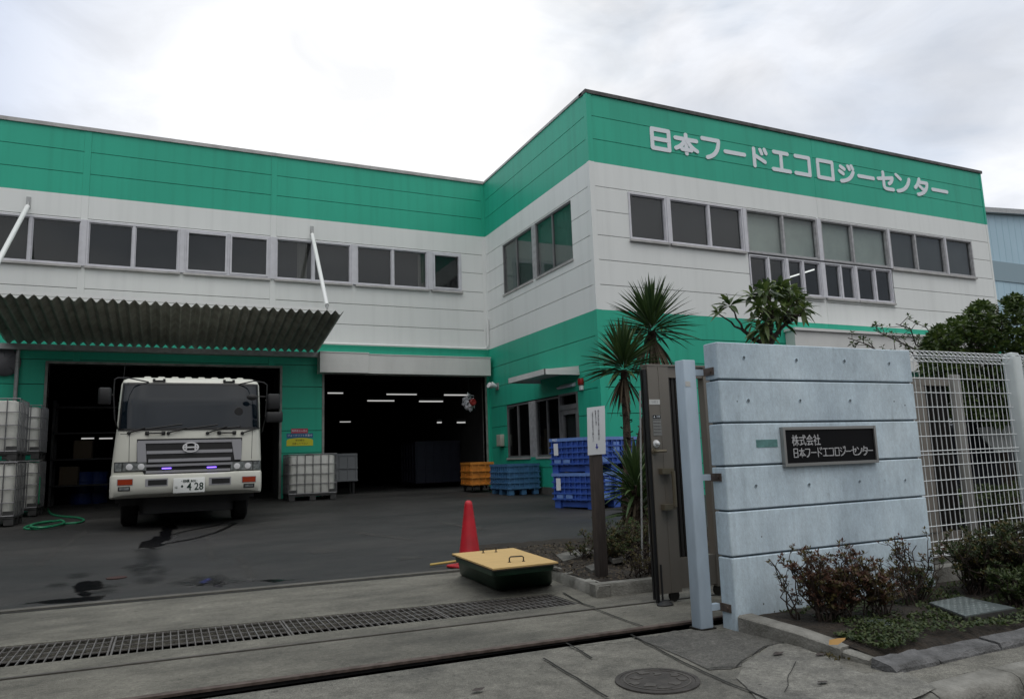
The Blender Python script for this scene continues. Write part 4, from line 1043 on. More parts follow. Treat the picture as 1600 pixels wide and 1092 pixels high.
for x0, x1, x2, x3 in ((340, 405, 338, 398), (1030, 1078, 1010, 1082)):
    mb = MB(); fpatch(mb, (tz(x0, 728).x, tz(x2, 580).x), (tz(x1, 728).x, tz(x3, 580).x), tz(700, 728).z, tz(700, 590).z, .024, .022, 5, 4); mb.build('grille_bar', M['greyplastic'], GR)
mb = MB(); c = tz(719, 631); pts = [(c.x + .132 * math.cos(a), c.z + .088 * math.sin(a)) for a in [2 * math.pi * k / 32 for k in range(32)]]
rr = [[Vector((x, fy(x, z) - .045, z)) for x, z in [(c.x + (x - c.x) * s_, c.z + (z - c.z) * s_) for x, z in pts]] for s_ in (1, .8)]
rb = [[v + Vector((0, .035, 0)) for v in g] for g in rr]
mb.loft([rb[0], rr[0], rr[1], rb[1]], cap=False)
mb.box(c.x - .106, c.x + .106, fy(c.x, c.z) - .048, fy(c.x, c.z) - .02, c.z - .012, c.z + .014)
for sx in (-1, 1):
    mb.hexa([Vector((c.x + sx * .075 - .02, fy(c.x, c.z) - dd, c.z + q)) if False else Vector((c.x + xx, fy(c.x, c.z) - dd, c.z + q)) for q in (-.048, .05) for xx, dd in ((sx * .072 - .013, .046), (sx * .072 + .013, .046), (sx * .072 + .013, .02), (sx * .072 - .013, .02))])
mb.build('emblem', M['chrome'], GR)
# headlights
for L_, x0, x1, zy0, zy1, cut in ((0, 172, 412, 735, 806, 232), (1, 1000, 1222, 726, 796, 1162)):
    zt_, zb_ = tz((x0 + x1) / 2, zy0).z, tz((x0 + x1) / 2, zy1).z
    xa, xb_ = tz(x0, zy0).x, tz(x1, zy0).x
    mb = MB(); fpatch(mb, (xa, xa), (xb_, xb_), zb_, zt_, .010, .03, 12, 2)
    H = mb.build('headlight', M['black'], TRK)
    cx_ = tz(cut, zy0).x
    segs = ((xa + .012, cx_ - .008), (cx_ + .008, xb_ - .015))
    for a, b in segs:
        mb = MB(); fpatch(mb, (a, a), (b, b), zb_ + .016, zt_ - .016, .018, .02, 8, 3); mb.build('lens', M['lens'], H)
    a, b = segs[1] if L_ == 0 else segs[0]
    for f_ in (.28, .78):
        x = a + (b - a) * f_; z = (zb_ + zt_) / 2
        mb = MB(); mb.lathe([(.035, 0), (.05, .008), (.052, .012), (.03, .016), (.005, .018)], 16, T((x, fy(x, z) - .014, z)) @ Matrix.Rotation(RAD(90), 4, 'X')); mb.build('reflector', M['chrome'], H, smooth=True)
for x0, x1, zy in ((514, 581, 781), (834, 901, 773)):
    mb = MB(); a, b = tz(x0, zy).x, tz(x1, zy).x; z = tz(x0, zy).z
    mb.box(a, b, fy(a, z) - .035, fy(a, z) - .01, z - .010, z + .010); mb.build('marker_lamp', M['blue_led'], TRK)
# bumper
bx0, bx1 = -.862, 1.548
def by(x, z):
    X = min(1, abs((x - (bx0 + bx1) / 2) / ((bx1 - bx0) / 2))); return 13.97 + .32 * (1 - (1 - X ** 7) ** (1 / 7)) + .05 * max(0, (.86 - z) / .16)
mb = MB(); rings = []
for z, ins in ((.765, .02), (.78, .005), (.88, 0), (1.06, 0), (1.085, .008), (1.095, .03)):
    g = []
    for k in range(41):
        th = math.pi * k / 40; c_, s_ = math.cos(th), math.sin(th); X = math.copysign(abs(c_) ** (2 / 7), c_)
        x = (bx0 + bx1) / 2 - X * ((bx1 - bx0) / 2 - ins); e_ = abs(X) ** 8
        zz_ = z - (.06 * e_ if z < .9 else 0) + (0 if z < 1 else (.0 if abs(X) > .55 else -.012))
        g.append(Vector((x, 13.97 + ins + .32 * (1 - s_ ** (2 / 7)) + .05 * max(0, (.86 - z) / .16), zz_)))
    g += [Vector((bx1 - ins, 14.75, z)), Vector((bx0 + ins, 14.75, z))]
    rings.append(g)
mb.loft(rings)
BUM = mb.build('bumper', M['ivory'], TRK, smooth=True, angle=40)
def bpart(x0, x1, zy0, zy1, name, m, off=.006, th=.02, par=None):
    mb = MB(); a, b = tz(x0, (zy0 + zy1) / 2, 13.98).x, tz(x1, (zy0 + zy1) / 2, 13.98).x
    fpatch(mb, (a, a), (b, b), tz((x0 + x1) / 2, zy1, 13.98).z, tz((x0 + x1) / 2, zy0, 13.98).z, off, th, 6, 2, by)
    return mb.build(name, m, par or BUM)
for x0, x1, a, b in ((395, 557, 853, 908), (848, 1005, 842, 896)):
    F = bpart(x0, x1, a, b, 'vent', mat('vent_shadow', (.25, .25, .22), .5) if 0 else M['greyplastic'], .004); bpart(x0 + 20, x1 - 8, a + 9, b - 9, 'vent_slot', M['black'], .008)
for x0, x1, a, b in ((198, 304, 860, 899), (1086, 1180, 839, 876)): bpart(x0 - 4, x1 + 4, a - 4, b + 4, 'lamp_recess', M['greyplastic'], .003); bpart(x0, x1, a, b, 'turn_signal', M['orange_lens'], .010)
for x0, x1, a, b in ((200, 287, 912, 942), (1094, 1172, 888, 917)): bpart(x0, x1, a, b, 'fog_lamp', M['black'], .004); bpart(x0 + 8, x1 - 8, a + 6, b - 6, 'lens', M['lens'], .008)
# number plate
pa, pb = tz(596, 851, 13.93), tz(818, 948, 13.93)
mb = MB(); mb.rbox(pa.x - .0, pb.x, pb.z, pa.z, 13.925, 13.94, .012, 3, Matrix(((1, 0, 0, 0), (0, 0, 1, 0), (0, 1, 0, 0), (0, 0, 0, 1))))
PL = mb.build('number_plate', M['plate'], TRK, smooth=True)
px_, pz_ = (pa.x + pb.x) / 2, (pa.z + pb.z) / 2
ntext('相模 800', .055, M['ink'], 'lettering', PL, T((px_ - .0, 13.923, pz_ + .068)) @ FRONT, .001, bold=.001)
ntext('・4 28', .175, M['ink'], 'lettering', PL, T((px_ + .022, 13.923, pz_ - .028)) @ FRONT, .001, sx=.85, bold=.003)
ntext('は', .05, M['ink'], 'lettering', PL, T((px_ - .2, 13.923, pz_ - .03)) @ FRONT, .001)
mb = MB()
for sx in (-.12, .12): mb.lathe([(.008, 0), (.008, .004), (.003, .006)], 10, T((px_ + sx, 13.924, pz_ + .075)) @ Matrix.Rotation(RAD(90), 4, 'X'))
mb.build('screw', M['galv'], PL)
# wipers, handles, clips
for (ax, ay), (bx, by_), (cx_, cy_), (dx_, dy_) in (((280, 530), (395, 492), (330, 510), (660, 466)), ((560, 530), (690, 492), (620, 508), (910, 470)), ((838, 530), (975, 482), (905, 500), (1225, 466)), ((1085, 530), (1160, 505), (1140, 512), (1215, 490))):
    def wp(x, y, o_): p_ = tz(x, y, 14.1); return Vector((p_.x, fy(p_.x, p_.z) - o_, p_.z))
    mb = MB(); mb.tube([wp(ax, ay, .01), wp(ax + 10, ay - 4, .035), wp(bx, by_, .03)], .012, 6); mb.tube([wp(cx_, cy_, .022), wp((cx_ + dx_) / 2, (cy_ + dy_) / 2, .022), wp(dx_, dy_, .022)], .009, 6); mb.lathe([(.03, 0), (.03, .03), (.015, .04)], 10, T(wp(ax, ay, 0)) @ Matrix.Rotation(RAD(90), 4, 'X'))
    mb.build('wiper', M['black'], TRK)
for x0, x1, zy in ((408, 525, 531), (922, 1030, 528)):
    a, b = tz(x0, zy), tz(x1, zy); mb = MB(); y0 = fy(a.x, a.z)
    mb.tube([(a.x, y0, a.z), (a.x, y0 - .05, a.z), (b.x, y0 - .05, a.z), (b.x, y0, a.z)], .014, 8); mb.box(a.x - .03, a.x + .03, y0 - .02, y0 + .02, a.z - .03, a.z + .03); mb.box(b.x - .03, b.x + .03, y0 - .02, y0 + .02, a.z - .03, a.z + .03)
    mb.build('grab_handle', M['black'], TRK)
for x0, x1, zy in ((450, 540, 168), (948, 1030, 180)):
    a, b = tz(x0, zy, 14.33), tz(x1, zy, 14.33); mb = MB(); y0 = fy(a.x, 2.71)
    mb.box(a.x, b.x, y0 - .045, y0 + .02, 2.695, 2.715); mb.box(a.x, a.x + .04, y0 - .04, y0 + .02, 2.69, 2.74); mb.box(b.x - .04, b.x, y0 - .04, y0 + .02, 2.69, 2.74)
    mb.build('roof_clip', M['black'], TRK)
mb = MB()
for k in range(8):
    x = -.42 + k * .22; mb.rbox(x, x + .12, 14.46, 15.7, 2.75, 2.802, .03)
mb.build('roof_rib', M['ivory'], CAB, smooth=True)
# mirrors
def mirror(zx0, zx1, zy0, zy1, y=13.85, dp=.10):
    p_, q_ = tz(zx0, zy0, y), tz(zx1, zy1, y); mb = MB()
    mb.rbox(p_.x, q_.x, y, y + dp, q_.z, p_.z, .04, 4)
    o = mb.build('mirror', M['black'], TRK, smooth=True)
    mb = MB(); mb.box(p_.x + .02, q_.x - .02, y + dp, y + dp + .004, q_.z + .03, p_.z - .03); mb.build('mirror_glass', M['chrome'], o)
    return o
mirror(62, 150, 205, 325); mirror(1268, 1355, 250, 360); mirror(1258, 1375, 378, 452)
mb = MB(); y = 13.93
def tp(zx, zy, yy=None): return tz(zx, zy, yy or y)
mb.tube([tp(420, 168, 14.25), tp(275, 138, 14.05), tp(200, 138), tp(178, 150), tp(170, 260), tp(178, 430), tp(205, 520, 14.3)], .012, 6)
mb.tube([tp(110, 262), tp(175, 258)], .012, 6)
mb.build('mirror_arm', M['black'], TRK)
mb = MB()
mb.tube([tp(1058, 185, 14.25), tp(1170, 160, 14.05), tp(1240, 172), tp(1262, 190), tp(1258, 300), tp(1250, 420), tp(1228, 520, 14.3)], .012, 6)
mb.tube([tp(1250, 300), tp(1310, 296)], .012, 6); mb.tube([tp(1245, 408), tp(1310, 412)], .012, 6); mb.tube([tp(1250, 272), tp(1150, 268, 13.98)], .008, 6)
mb.build('mirror_arm', M['black'], TRK)
mb = MB(); c = tz(1155, 275, 13.98); mb.lathe([(.005, -.02), (.06, -.012), (.095, .01), (.09, .03), (.01, .05)], 20, T(c) @ Matrix.Rotation(RAD(90), 4, 'X') @ Matrix.Diagonal((1.0, .6, 1, 1)) @ Matrix.Rotation(RAD(15), 4, 'Z')); mb.build('mirror', M['black'], TRK, smooth=True)
mb = MB(); c = tz(1058, 378, 14.2); mb.lathe([(.07, 0), (.072, .006), (.06, .010)], 20, T((c.x, fy(c.x, c.z) - .010, c.z)) @ Matrix.Rotation(RAD(90), 4, 'X') @ Matrix.Diagonal((1, 1.15, 1, 1))); mb.build('windscreen_disc', M['black'], WS)
mb = MB(); mb.cyl(tz(240, 160, 14.2), tz(254, 30, 14.2), .004, 5); mb.build('antenna', M['black'], TRK)
# running gear and load body
def wheel(x, y, r=.46):
    z = gz(y) + r; R_ = T((x, y, z)) @ Matrix.Rotation(RAD(90), 4, 'Y'); mb = MB()
    mb.lathe([(r * .58, -.13), (r * .92, -.13), (r * .99, -.10), (r, -.05), (r, .05), (r * .99, .10), (r * .92, .13), (r * .58, .13)], 28, R_); t_ = mb.build('wheel', M['rubber'], TRK, smooth=True)
    mb = MB(); mb.lathe([(r * .57, -.12), (r * .5, -.06), (r * .25, -.03), (.02, -.03), (.02, .03), (r * .25, .03), (r * .5, .06), (r * .57, .12)], 20, R_); mb.build('rim', M['galv'], t_, smooth=True)
for x in (-.60, 1.29): wheel(x, 15.55, .45); wheel(x, 19.2)
mb = MB(); mb.box(-.05, .0, 14.3, 20.2, .75, .98); mb.box(.70, .75, 14.3, 20.2, .75, .98); mb.box(-.75, 1.42, 14.95, 15.25, .55, .7); mb.box(-.78, 1.47, 14.3, 15.7, .98, 1.08); mb.box(-.35, 1.05, 14.5, 20.1, .42, .74); mb.box(-.80, 1.48, 14.75, 14.79, .62, .97); mb.box(-.42, 1.12, 14.80, 14.84, .40, .97)  # underbody frame, plus black plates added to darken the gap under the bumper
mb.build('chassis_and_dark_plates', M['black'], TRK)
mb = MB(); mb.rbox(-.72, 1.42, 15.95, 20.3, 1.0, 2.5, .05); mb.build('load_body', M['ivory'], TRK, smooth=True)

# ================================================================== IBC tanks
def make_ibc(label, loc, group, lx=1.2, ly=1.0, hh=1.16):
    t = thing('water_tank', label, 'tank', loc, 0, group); x, y = lx / 2, ly / 2
    mb = MB()
    for px in (-x + .08, 0, x - .08):
        for py in (-y + .08, 0, y - .08): mb.box(px - .075, px + .075, py - .07, py + .07, 0, .10)
    for py in (-y + .08, 0, y - .08): mb.box(-x, x, py - .07, py + .07, .1005, .125)
    mb.box(-x, x, -y, y, .126, .15)
    for sx in (-1, 1):
        for sy in (-1, 1): mb.box(sx * (x - .09) - .09, sx * (x - .09) + .09, sy * (y - .01) - .012, sy * (y - .01) + .008, .15, .26)
    mb.build('pallet', M['pallet'], t, world=False)
    mb = MB(); mb.rbox(-x + .03, x - .03, -y + .03, y - .03, .155, hh - .03, .10, 5)
    tk = mb.build('tank', M['tank'], t, world=False, smooth=True)
    mb = MB(); mb.lathe([(.11, hh - .035), (.11, hh + .01), (.09, hh + .02)], 20); mb.build('cap', M['red'] if 0 else M['black'], tk, world=False, smooth=True)
    mb = MB(); r = .011
    zs = [.17, .17 + (hh - .18) * .25, .17 + (hh - .18) * .5, .17 + (hh - .18) * .75, hh]
    for i, z in enumerate(zs):
        q = .0; rr = r if i else .014
        mb.tube([(-x, -y, z), (x, -y, z), (x, y, z), (-x, y, z), (-x, -y, z)], rr, 6)
    n = 7
    for k in range(n):
        u = -x + 2 * x * k / (n - 1)
        for py in (-y - .004, y + .004): mb.cyl((u, py, .16), (u, py, hh), r, 6)
    for k in range(1, n - 1):
        u = -y + 2 * y * k / (n - 1)
        for px in (-x - .004, x + .004): mb.cyl((px, u, .16), (px, u, hh), r, 6)
    mb.build('cage', M['cage'], t, world=False)
    return t
tk = make_ibc('caged white plastic tank standing alone on the ground below the safety sign', (3.40, 20.05, gz(20.0)), 'caged white liquid tanks')
for (x, y, lab) in ((-3.17, 17.2, ('front lower caged tank in the stack of tanks left of the truck', 'front upper caged tank, nearest on top of the stack left of the truck')), (-3.12, 19.5, ('rear lower caged tank of the stack, behind the green hose', 'rear upper caged tank of the stack, beside the door edge'))):
    z = gz(y) + .02; copy_tree(tk, (x, y, z), 0, lab[0]); copy_tree(tk, (x - .01, y - .02, z + 1.20), 0, lab[1])
# green hose on the ground
mb = MB(); pts = []
P = lambda x, y, z=.02: Vector((lambda p: (p.x, p.y, gz(p.y) + z))(atG(x, y)))
pts = [P(75, 795), P(80, 804), P(95, 808), P(120, 810), P(131, 814), P(122, 818), P(100, 820), P(70, 826), P(45, 828), P(38, 826), P(48, 822), P(70, 820, .04), P(95, 817, .05), P(98, 822, .05), P(70, 828, .05), P(48, 828, .06), P(55, 823, .06), P(80, 819, .06)]
def smoothpath(p, n=5):
    o = []
    for i in range(len(p) - 1):
        a, b, c, d = p[max(i - 1, 0)], p[i], p[i + 1], p[min(i + 2, len(p) - 1)]
        for k in range(n):
            t = k / n; o.append(.5 * ((2 * b) + (c - a) * t + (2 * a - 5 * b + 4 * c - d) * t * t + (3 * b - a - 3 * c + d) * t ** 3))
    return o + [p[-1]]
mb.tube(smoothpath(pts), .022, 7)
mb.tube([P(71, 797), Vector((-2.49, 19.02, .55)), Vector((-2.49, 19.02, 1.1))], .012, 6)
tag(mb.build('garden_hose', M['hose'], smooth=True), 'green hose lying coiled on the yard by the tank stack', 'hose')

# ================================================================== bins and crates
def ribbed_bin(name, label, cat, loc, rz, w_, d_, h_, m, nv, nh, feet=.1, rim=.04, group=None, m2=None):
    t = thing(name, label, cat, loc, rz, group); mb = MB(); x, y = w_ / 2, d_ / 2; th = .035
    z0 = feet
    for a in ((-x, x, -y, -y + th), (-x, x, y - th, y), (-x, -x + th, -y + th, y - th), (x - th, x, -y + th, y - th)): mb.box(*a, z0, h_)
    mb.box(-x + th, x - th, -y + th, y - th, z0, z0 + .04)
    b = mb.build('body', m, t, world=False)
    mb = MB(); r = .022
    mb.box(-x - rim, x + rim, -y - rim, -y - .001, h_ - .06, h_ + .004); mb.box(-x - rim, x + rim, y + .001, y + rim, h_ - .06, h_ + .004); mb.box(-x - rim, -x - .001, -y, y, h_ - .061, h_ + .003); mb.box(x + .001, x + rim, -y, y, h_ - .061, h_ + .003)
    mb.build('rim', m2 or m, t, world=False)
    mb = MB()
    for i in range(nv + 1):
        u = -x + .02 + (w_ - .04) * i / nv
        mb.box(u - .012, u + .012, -y - .028, -y - .001, z0, h_ - .062); mb.box(u - .012, u + .012, y + .001, y + .028, z0, h_ - .062)
    nd = max(2, round(nv * d_ / w_))
    for i in range(nd + 1):
        v = -y + .02 + (d_ - .04) * i / nd
        mb.box(-x - .028, -x - .001, v - .012, v + .012, z0, h_ - .062); mb.box(x + .001, x + .028, v - .012, v + .012, z0, h_ - .062)
    for j in range(nh):
        z = z0 + .02 + (h_ - z0 - .10) * j / max(1, nh - .0)
        mb.box(-x - .036, x + .036, -y - .036, -y - .0015, z, z + .03); mb.box(-x - .036, x + .036, y + .0015, y + .036, z, z + .03)
        mb.box(-x - .036, -x - .0015, -y, y, z, z + .03); mb.box(x + .0015, x + .036, -y, y, z, z + .03)
    mb.build('rib', m, t, world=False)
    return t, x, y, z0
p = atG(747, 772)
OB, x, y, z0 = ribbed_bin('roll_bin', 'orange plastic bin on castors standing at the edge of the dark doorway', 'bin', (7.93, 19.55, .285), RAD(-5), .62, .95, .80, M['bin_orange'], 3, 3, .17, .03)
for sx in (-1, 1):
    for sy in (-1, 1):
        mb = MB(); mb.lathe([(.03, -.02), (.06, -.02), (.065, 0), (.06, .02), (.03, .02)], 14, T((sx * .24, sy * .4, .065)) @ Matrix.Rotation(RAD(90), 4, 'Y')); mb.box(sx * .24 - .035, sx * .24 - .025, sy * .4 - .03, sy * .4 + .03, .06, .168); mb.box(sx * .24 + .025, sx * .24 + .035, sy * .4 - .03, sy * .4 + .03, .06, .168)
        mb.build('castor', M['black'], OB, world=False)
BB, x, y, z0 = ribbed_bin('pallet_bin', 'faded light blue plastic pallet box against the green wall under the office window', 'bin', (8.35, 17.95, gz(17.9)), RAD(0), .86, 1.12, .78, M['bin_blue'], 6, 4, .13, .03)
mb = MB()
for sx in (-1, 0, 1):
    for sy in (-1, 0, 1): mb.box(sx * .35 - .07, sx * .35 + .07, sy * .47 - .08, sy * .47 + .08, 0, .129)
mb.build('foot', M['bin_blue'], BB, world=False)
def pallet_box(label, loc, rz, tagtext, group):
    t, x, y, z0 = ribbed_bin('pallet_box', label, 'crate', loc, rz, 1.42, 1.05, .70, M['crate'], 9, 4, .15, .035, group, M['crate_lt'])
    mb = MB()
    for sx in (-1, 0, 1):
        for sy in (-1, 1): mb.box(sx * (x - .10) - .10, sx * (x - .10) + .10, sy * (y - .08) - .08, sy * (y - .08) + .08, 0, .149)
        mb.box(sx * (x - .10) - .06, sx * (x - .10) + .06, -y + .17, y - .17, .03, .148)
    mb.build('foot', M['crate'], t, world=False)
    mb = MB()
    for f_ in (.18, .42): mb = MB(); mb.box(-x - .040, -x - .0375, y - 2 * y * f_ - .09, y - 2 * y * f_ + .09, .20, .27); mb.build('label_panel', M['crate_lt'], t, world=False)
    for f_ in (.25, .75): mb = MB(); mb.box(-x + 2 * x * f_ - .10, -x + 2 * x * f_ + .10, -y - .042, -y - .0375, .20, .30); mb.build('label_panel', M['crate_lt'], t, world=False)
    for f_ in (.3, .55, .8): mb = MB(); mb.box(-x + 2 * x * f_ - .09, -x + 2 * x * f_ + .09, -y - .026, -y - .0015, .36, .60); mb.build('label_panel', M['crate_lt'], t, world=False)
    mb = MB(); mb.box(-x - .0445, -x - .0405, y - .22, y - .10, .36, .60); mb.build('paper_label', M['board'], t, world=False)
    return t
a18 = RAD(18)
N_ = Vector((7.55, 12.62, 0)); ctr = N_ + Vector((math.cos(a18), math.sin(a18), 0)) * .71 + Vector((-math.sin(a18), math.cos(a18), 0)) * .525
zc = gz(ctr.y)
c1 = pallet_box('lower bright blue pallet box of the stack of two behind the white notice', (ctr.x, ctr.y, zc), a18, '', 'blue pallet boxes')
c2 = pallet_box('upper bright blue pallet box, top of the stack behind the white notice', (ctr.x - .02, ctr.y + .01, zc + .70), a18, 'NLZ', 'blue pallet boxes')
# SIDE faces -X in local frame
o = ntext('NLZ', .07, M['letter'], 'lettering', None, T((-.71 - .0375, .40, .672)) @ SIDE, .001); o.parent = c2

# cone, tub, pole
P_ = atG(731, 893)
CN = thing('traffic_cone', 'red traffic cone standing behind the plywood-covered tub', 'traffic cone', (3.02, 7.72, .006))
mb = MB(); mb.lathe([(.135, .03), (.125, .05), (.045, .66), (.040, .685), (.03, .70), (.012, .708)], 28); mb.build('cone', M['cone'], CN, world=False, smooth=True)
mb = MB(); mb.rbox(-.19, .19, -.19, .19, 0, .032, .03, 3, Matrix.Rotation(RAD(20), 4, 'Z')); mb.build('base', M['cone'], CN, world=False, smooth=True)
mb = MB()
a, b = atZ(672, 882, .03), atZ(730, 877, .03); a.z = .03; b.z = .05; mb.cyl(a, b, .013, 8)
tag(mb.build('bamboo_pole', M['bamboo'], smooth=True), 'thin yellow pole lying on the ground left of the green tub', 'pole')
TB = thing('covered_tub', 'dark green tub covered by a plywood lid with two handles beside the cone', 'tub', tuple(atZ(790, 905, 0)))
base = [atZ(718, 897.5, 0), atZ(778, 923, 0), atZ(865, 913, 0)]; base.append(base[0] + base[2] - base[1])
hz = .265
top = [atZ(706, 864.5, hz), atZ(770, 888, hz), atZ(872, 877.5, hz), atZ(802, 855.5, hz)]
cen = sum(base, Vector()) / 4
def ins(q, c, s_): return [c + (v - c) * s_ for v in q]
ct = sum(top, Vector()) / 4
t2 = ins(top, ct, .955)
mb = MB(); rm = [v.copy() for v in t2]
for v in rm: v.z = hz - .035
b2 = [v.copy() for v in base]
def rnd4(q, r=.06, n=4):
    o = []
    for i in range(4):
        p0, p1, p2 = q[i - 1], q[i], q[(i + 1) % 4]; a = p1 + (p0 - p1).normalized() * r; b = p1 + (p2 - p1).normalized() * r
        for k in range(n + 1):
            t = k / n; o.append(a * (1 - t) ** 2 + p1 * 2 * t * (1 - t) + b * t * t)
    return o
def lift(q, z): return [Vector((v.x, v.y, z)) for v in q]
r0 = rnd4(ins(base, cen, .97)); r1 = rnd4([base[i].lerp(t2[i], .12) for i in range(4)])
inn = [base[i].lerp(t2[i], .80) for i in range(4)]
ci = sum(inn, Vector()) / 4
mb.loft([lift(r0, 0), lift(r1, .02), lift(rnd4(ins(inn, ci, .965)), hz - .075), lift(rnd4(ins(t2, ct, .985)), hz - .07), lift(rnd4(t2), hz - .045), lift(rnd4(t2), hz - .022)])
mb.build('tub', M['tub'], TB, smooth=True, angle=40)
mb = MB(); mb.loft([lift(top, hz - .012), lift(top, hz)])
LD = mb.build('lid', M['plywood'], TB)
mb = MB(); mb.loft([lift(ins(top, ct, 1.006), hz - .022), lift(ins(top, ct, 1.006), hz - .0125)]); mb.build('lid_edge', M['dark_edge'], LD)
for x0, x1, y0, y1 in ((755, 775, 863.5, 862), (796, 818, 878, 876.5)):
    a, b = atZ(x0, y0, hz), atZ(x1, y1, hz); mb = MB()
    mb.tube([a, a + Vector((0, 0, .035)), a.lerp(b, .1) + Vector((0, 0, .045)), a.lerp(b, .9) + Vector((0, 0, .045)), b + Vector((0, 0, .035)), b], .006, 6); mb.cyl(a, a + Vector((0, 0, .004)), .016, 8); mb.cyl(b, b + Vector((0, 0, .004)), .016, 8)
    mb.build('handle', M['steel_dark'], LD)

# things just inside the hall
p = atY(541, 747, 21.6)
GBX, x, y, z0 = ribbed_bin('storage_box', 'dull grey box standing inside the dark doorway right of the lone tank', 'box', (4.62, 21.9, .306), 0, .75, .6, 1.15, M['greybox'], 3, 2, .35, .02)
mb = MB()
for sx in (-.3, .3):
    for sy in (-.22, .22): mb.box(sx - .03, sx + .03, sy - .03, sy + .03, 0, .349)
mb.build('leg', M['black'], GBX, world=False)
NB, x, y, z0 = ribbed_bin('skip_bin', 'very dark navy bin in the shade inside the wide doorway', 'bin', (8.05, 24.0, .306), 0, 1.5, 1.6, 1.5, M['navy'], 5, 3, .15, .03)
for i, (px, yy) in enumerate(((128, 24), (150, 24.2))):
    q = atY(px, 760, yy); mb = MB(); mb.lathe([(.28, 0), (.29, .02), (.285, .3), (.295, .31), (.285, .32), (.285, .6), (.295, .61), (.285, .62), (.285, .86), (.29, .88), (.25, .88), (.25, .86)], 24, T((q.x, yy, .306)))
    tag(mb.build('drum', M['drum'], smooth=True), ['dark blue drum in the hall left of the truck, nearer the door edge', 'dark blue drum in the hall beside the truck mirror'][i], 'drum', 'blue drums')
SH = thing('storage_rack', 'dim steel rack with shelves in the hall behind the tank stack', 'rack', (-1.9, 23.5, .306))
for sx in (-.9, .9):
    for sy in (-.3, .3): mb = MB(); mb.box(sx - .03, sx + .03, sy - .03, sy + .03, 0, 2.8); mb.build('post', M['pallet'], SH, world=False)
for z in (.5, 1.2, 1.9, 2.6): mb = MB(); mb.box(-.93, .93, -.33, .33, z, z + .04); mb.build('shelf', M['black'], SH, world=False)
rnd = random.Random(2)
for z, x in ((.54, -.5), (1.24, -.2)):
    mb = MB(); mb.rbox(-1.9 + x - .22, -1.9 + x + .22, 23.25, 23.7, .306 + z, .306 + z + rnd.uniform(.3, .5), .02)
    tag(mb.build('carton', M['cardboard']), {(.54, -.5): 'brown carton on the lowest rack shelf, left side', (.54, .3): 'brown carton on the lowest rack shelf, right side', (1.24, -.2): 'brown carton on the middle rack shelf', (1.94, .4): 'brown carton on the high rack shelf'}[z, x], 'carton', 'cartons on the rack')
# cartons in the office window
for i, (y, x, h_, w_) in enumerate(((19.0, XB + .6, 1.75, .45), (18.45, XB + .7, 1.95, .4))):
    mb = MB(); mb.rbox(x, x + .45, y - w_ / 2, y + w_ / 2, .302, h_, .01)
    tag(mb.build('carton', M['cardboard']), ['brown carton pile behind the first office window pane', 'taller brown carton pile behind the second office window pane'][i], 'carton', 'cartons in the office window')
# crumpled white and red ornament hanging in the doorway
HB = thing('hanging_reel', 'crumpled white bundle with a red centre hanging in the wide doorway', 'hanging bundle', tuple(atY(733, 628, 20.9)))
c = HB.location.copy(); mb = MB(); rnd = random.Random(12)
for k in range(90):
    d = Vector((rnd.gauss(-.35, .8), rnd.gauss(0, .5), rnd.gauss(0, 1))).normalized(); q = c + Vector((d.x * .2, d.y * .12, d.z * .26)) * rnd.uniform(.6, 1)
    a = Vector((rnd.gauss(0, 1), rnd.gauss(0, 1), rnd.gauss(0, 1))).normalized() * .07; b = d.cross(a).normalized() * .06
    mb.poly([q - a, q + b, q + a, q - b])
mb.build('wrapping', M['foil'], HB, fix=False)
mb = MB(); mb.lathe([(.10, 0), (.11, .03), (.07, .06), (.03, .05)], 16, T(c + Vector((.06, -.14, -.02))) @ Matrix.Rotation(RAD(90), 4, 'X')); mb.build('centre', M['red'], HB)
mb = MB(); mb.cyl(c, c + Vector((0, 0, 3.9 - c.z)), .008, 5); mb.build('cord', M['black'], HB)
# ================================================================== gate wall, plaque, posts, gate
WX0, WX1, WY0, WY1, WT = 3.39, 5.34, 3.94, 4.084, 1.896
zs = [WT, 1.637, 1.342, 1.052, .757, .460, -.12]
WALL = thing('concrete_wall', 'pale blue painted concrete gate wall with horizontal grooves and a black name plaque', 'wall', ((WX0 + WX1) / 2, (WY0 + WY1) / 2, 0))
mb = MB()
MY = Matrix(((1, 0, 0, 0), (0, 0, -1, 0), (0, 1, 0, 0), (0, 0, 0, 1)))
for a, b in zip(zs, zs[1:]):
    lo, hi = b + .006, a - (.006 if a != WT else 0); c_ = .007
    rings = []
    for z, i_ in ((lo, c_), (lo + c_ * .3, c_ * .3), (lo + c_, 0), (hi - c_, 0), (hi - c_ * .3, c_ * .3), (hi, c_)):
        g = []
        for (x, y, sx, sy) in ((WX0, WY0, 1, 1), (WX1, WY0, -1, 1), (WX1, WY1, -1, -1), (WX0, WY1, 1, -1)):
            r = .012
            pa_, pb_ = (x + sx * (i_ + r), y + sy * i_), (x + sx * i_, y + sy * (i_ + r))
            seq = [pb_, (x + sx * (i_ + r * .3), y + sy * (i_ + r * .3)), pa_] if sx == sy else [pa_, (x + sx * (i_ + r * .3), y + sy * (i_ + r * .3)), pb_]
            g += [Vector((q[0], q[1], z)) for q in seq]
        rings.append(g)
    mb.loft(rings)
mb.build('block', M['lblue'], WALL)
mb = MB(); mb.box(WX0 + .022, WX1 - .022, WY0 + .022, WY1 - .022, -.1, WT - .05); mb.build('groove_core', mat('groove', (.10, .13, .15), .9), WALL)
M['hole'] = mat('tie_hole', (.13, .16, .18), .9)
mb = MB(); mb2 = MB()
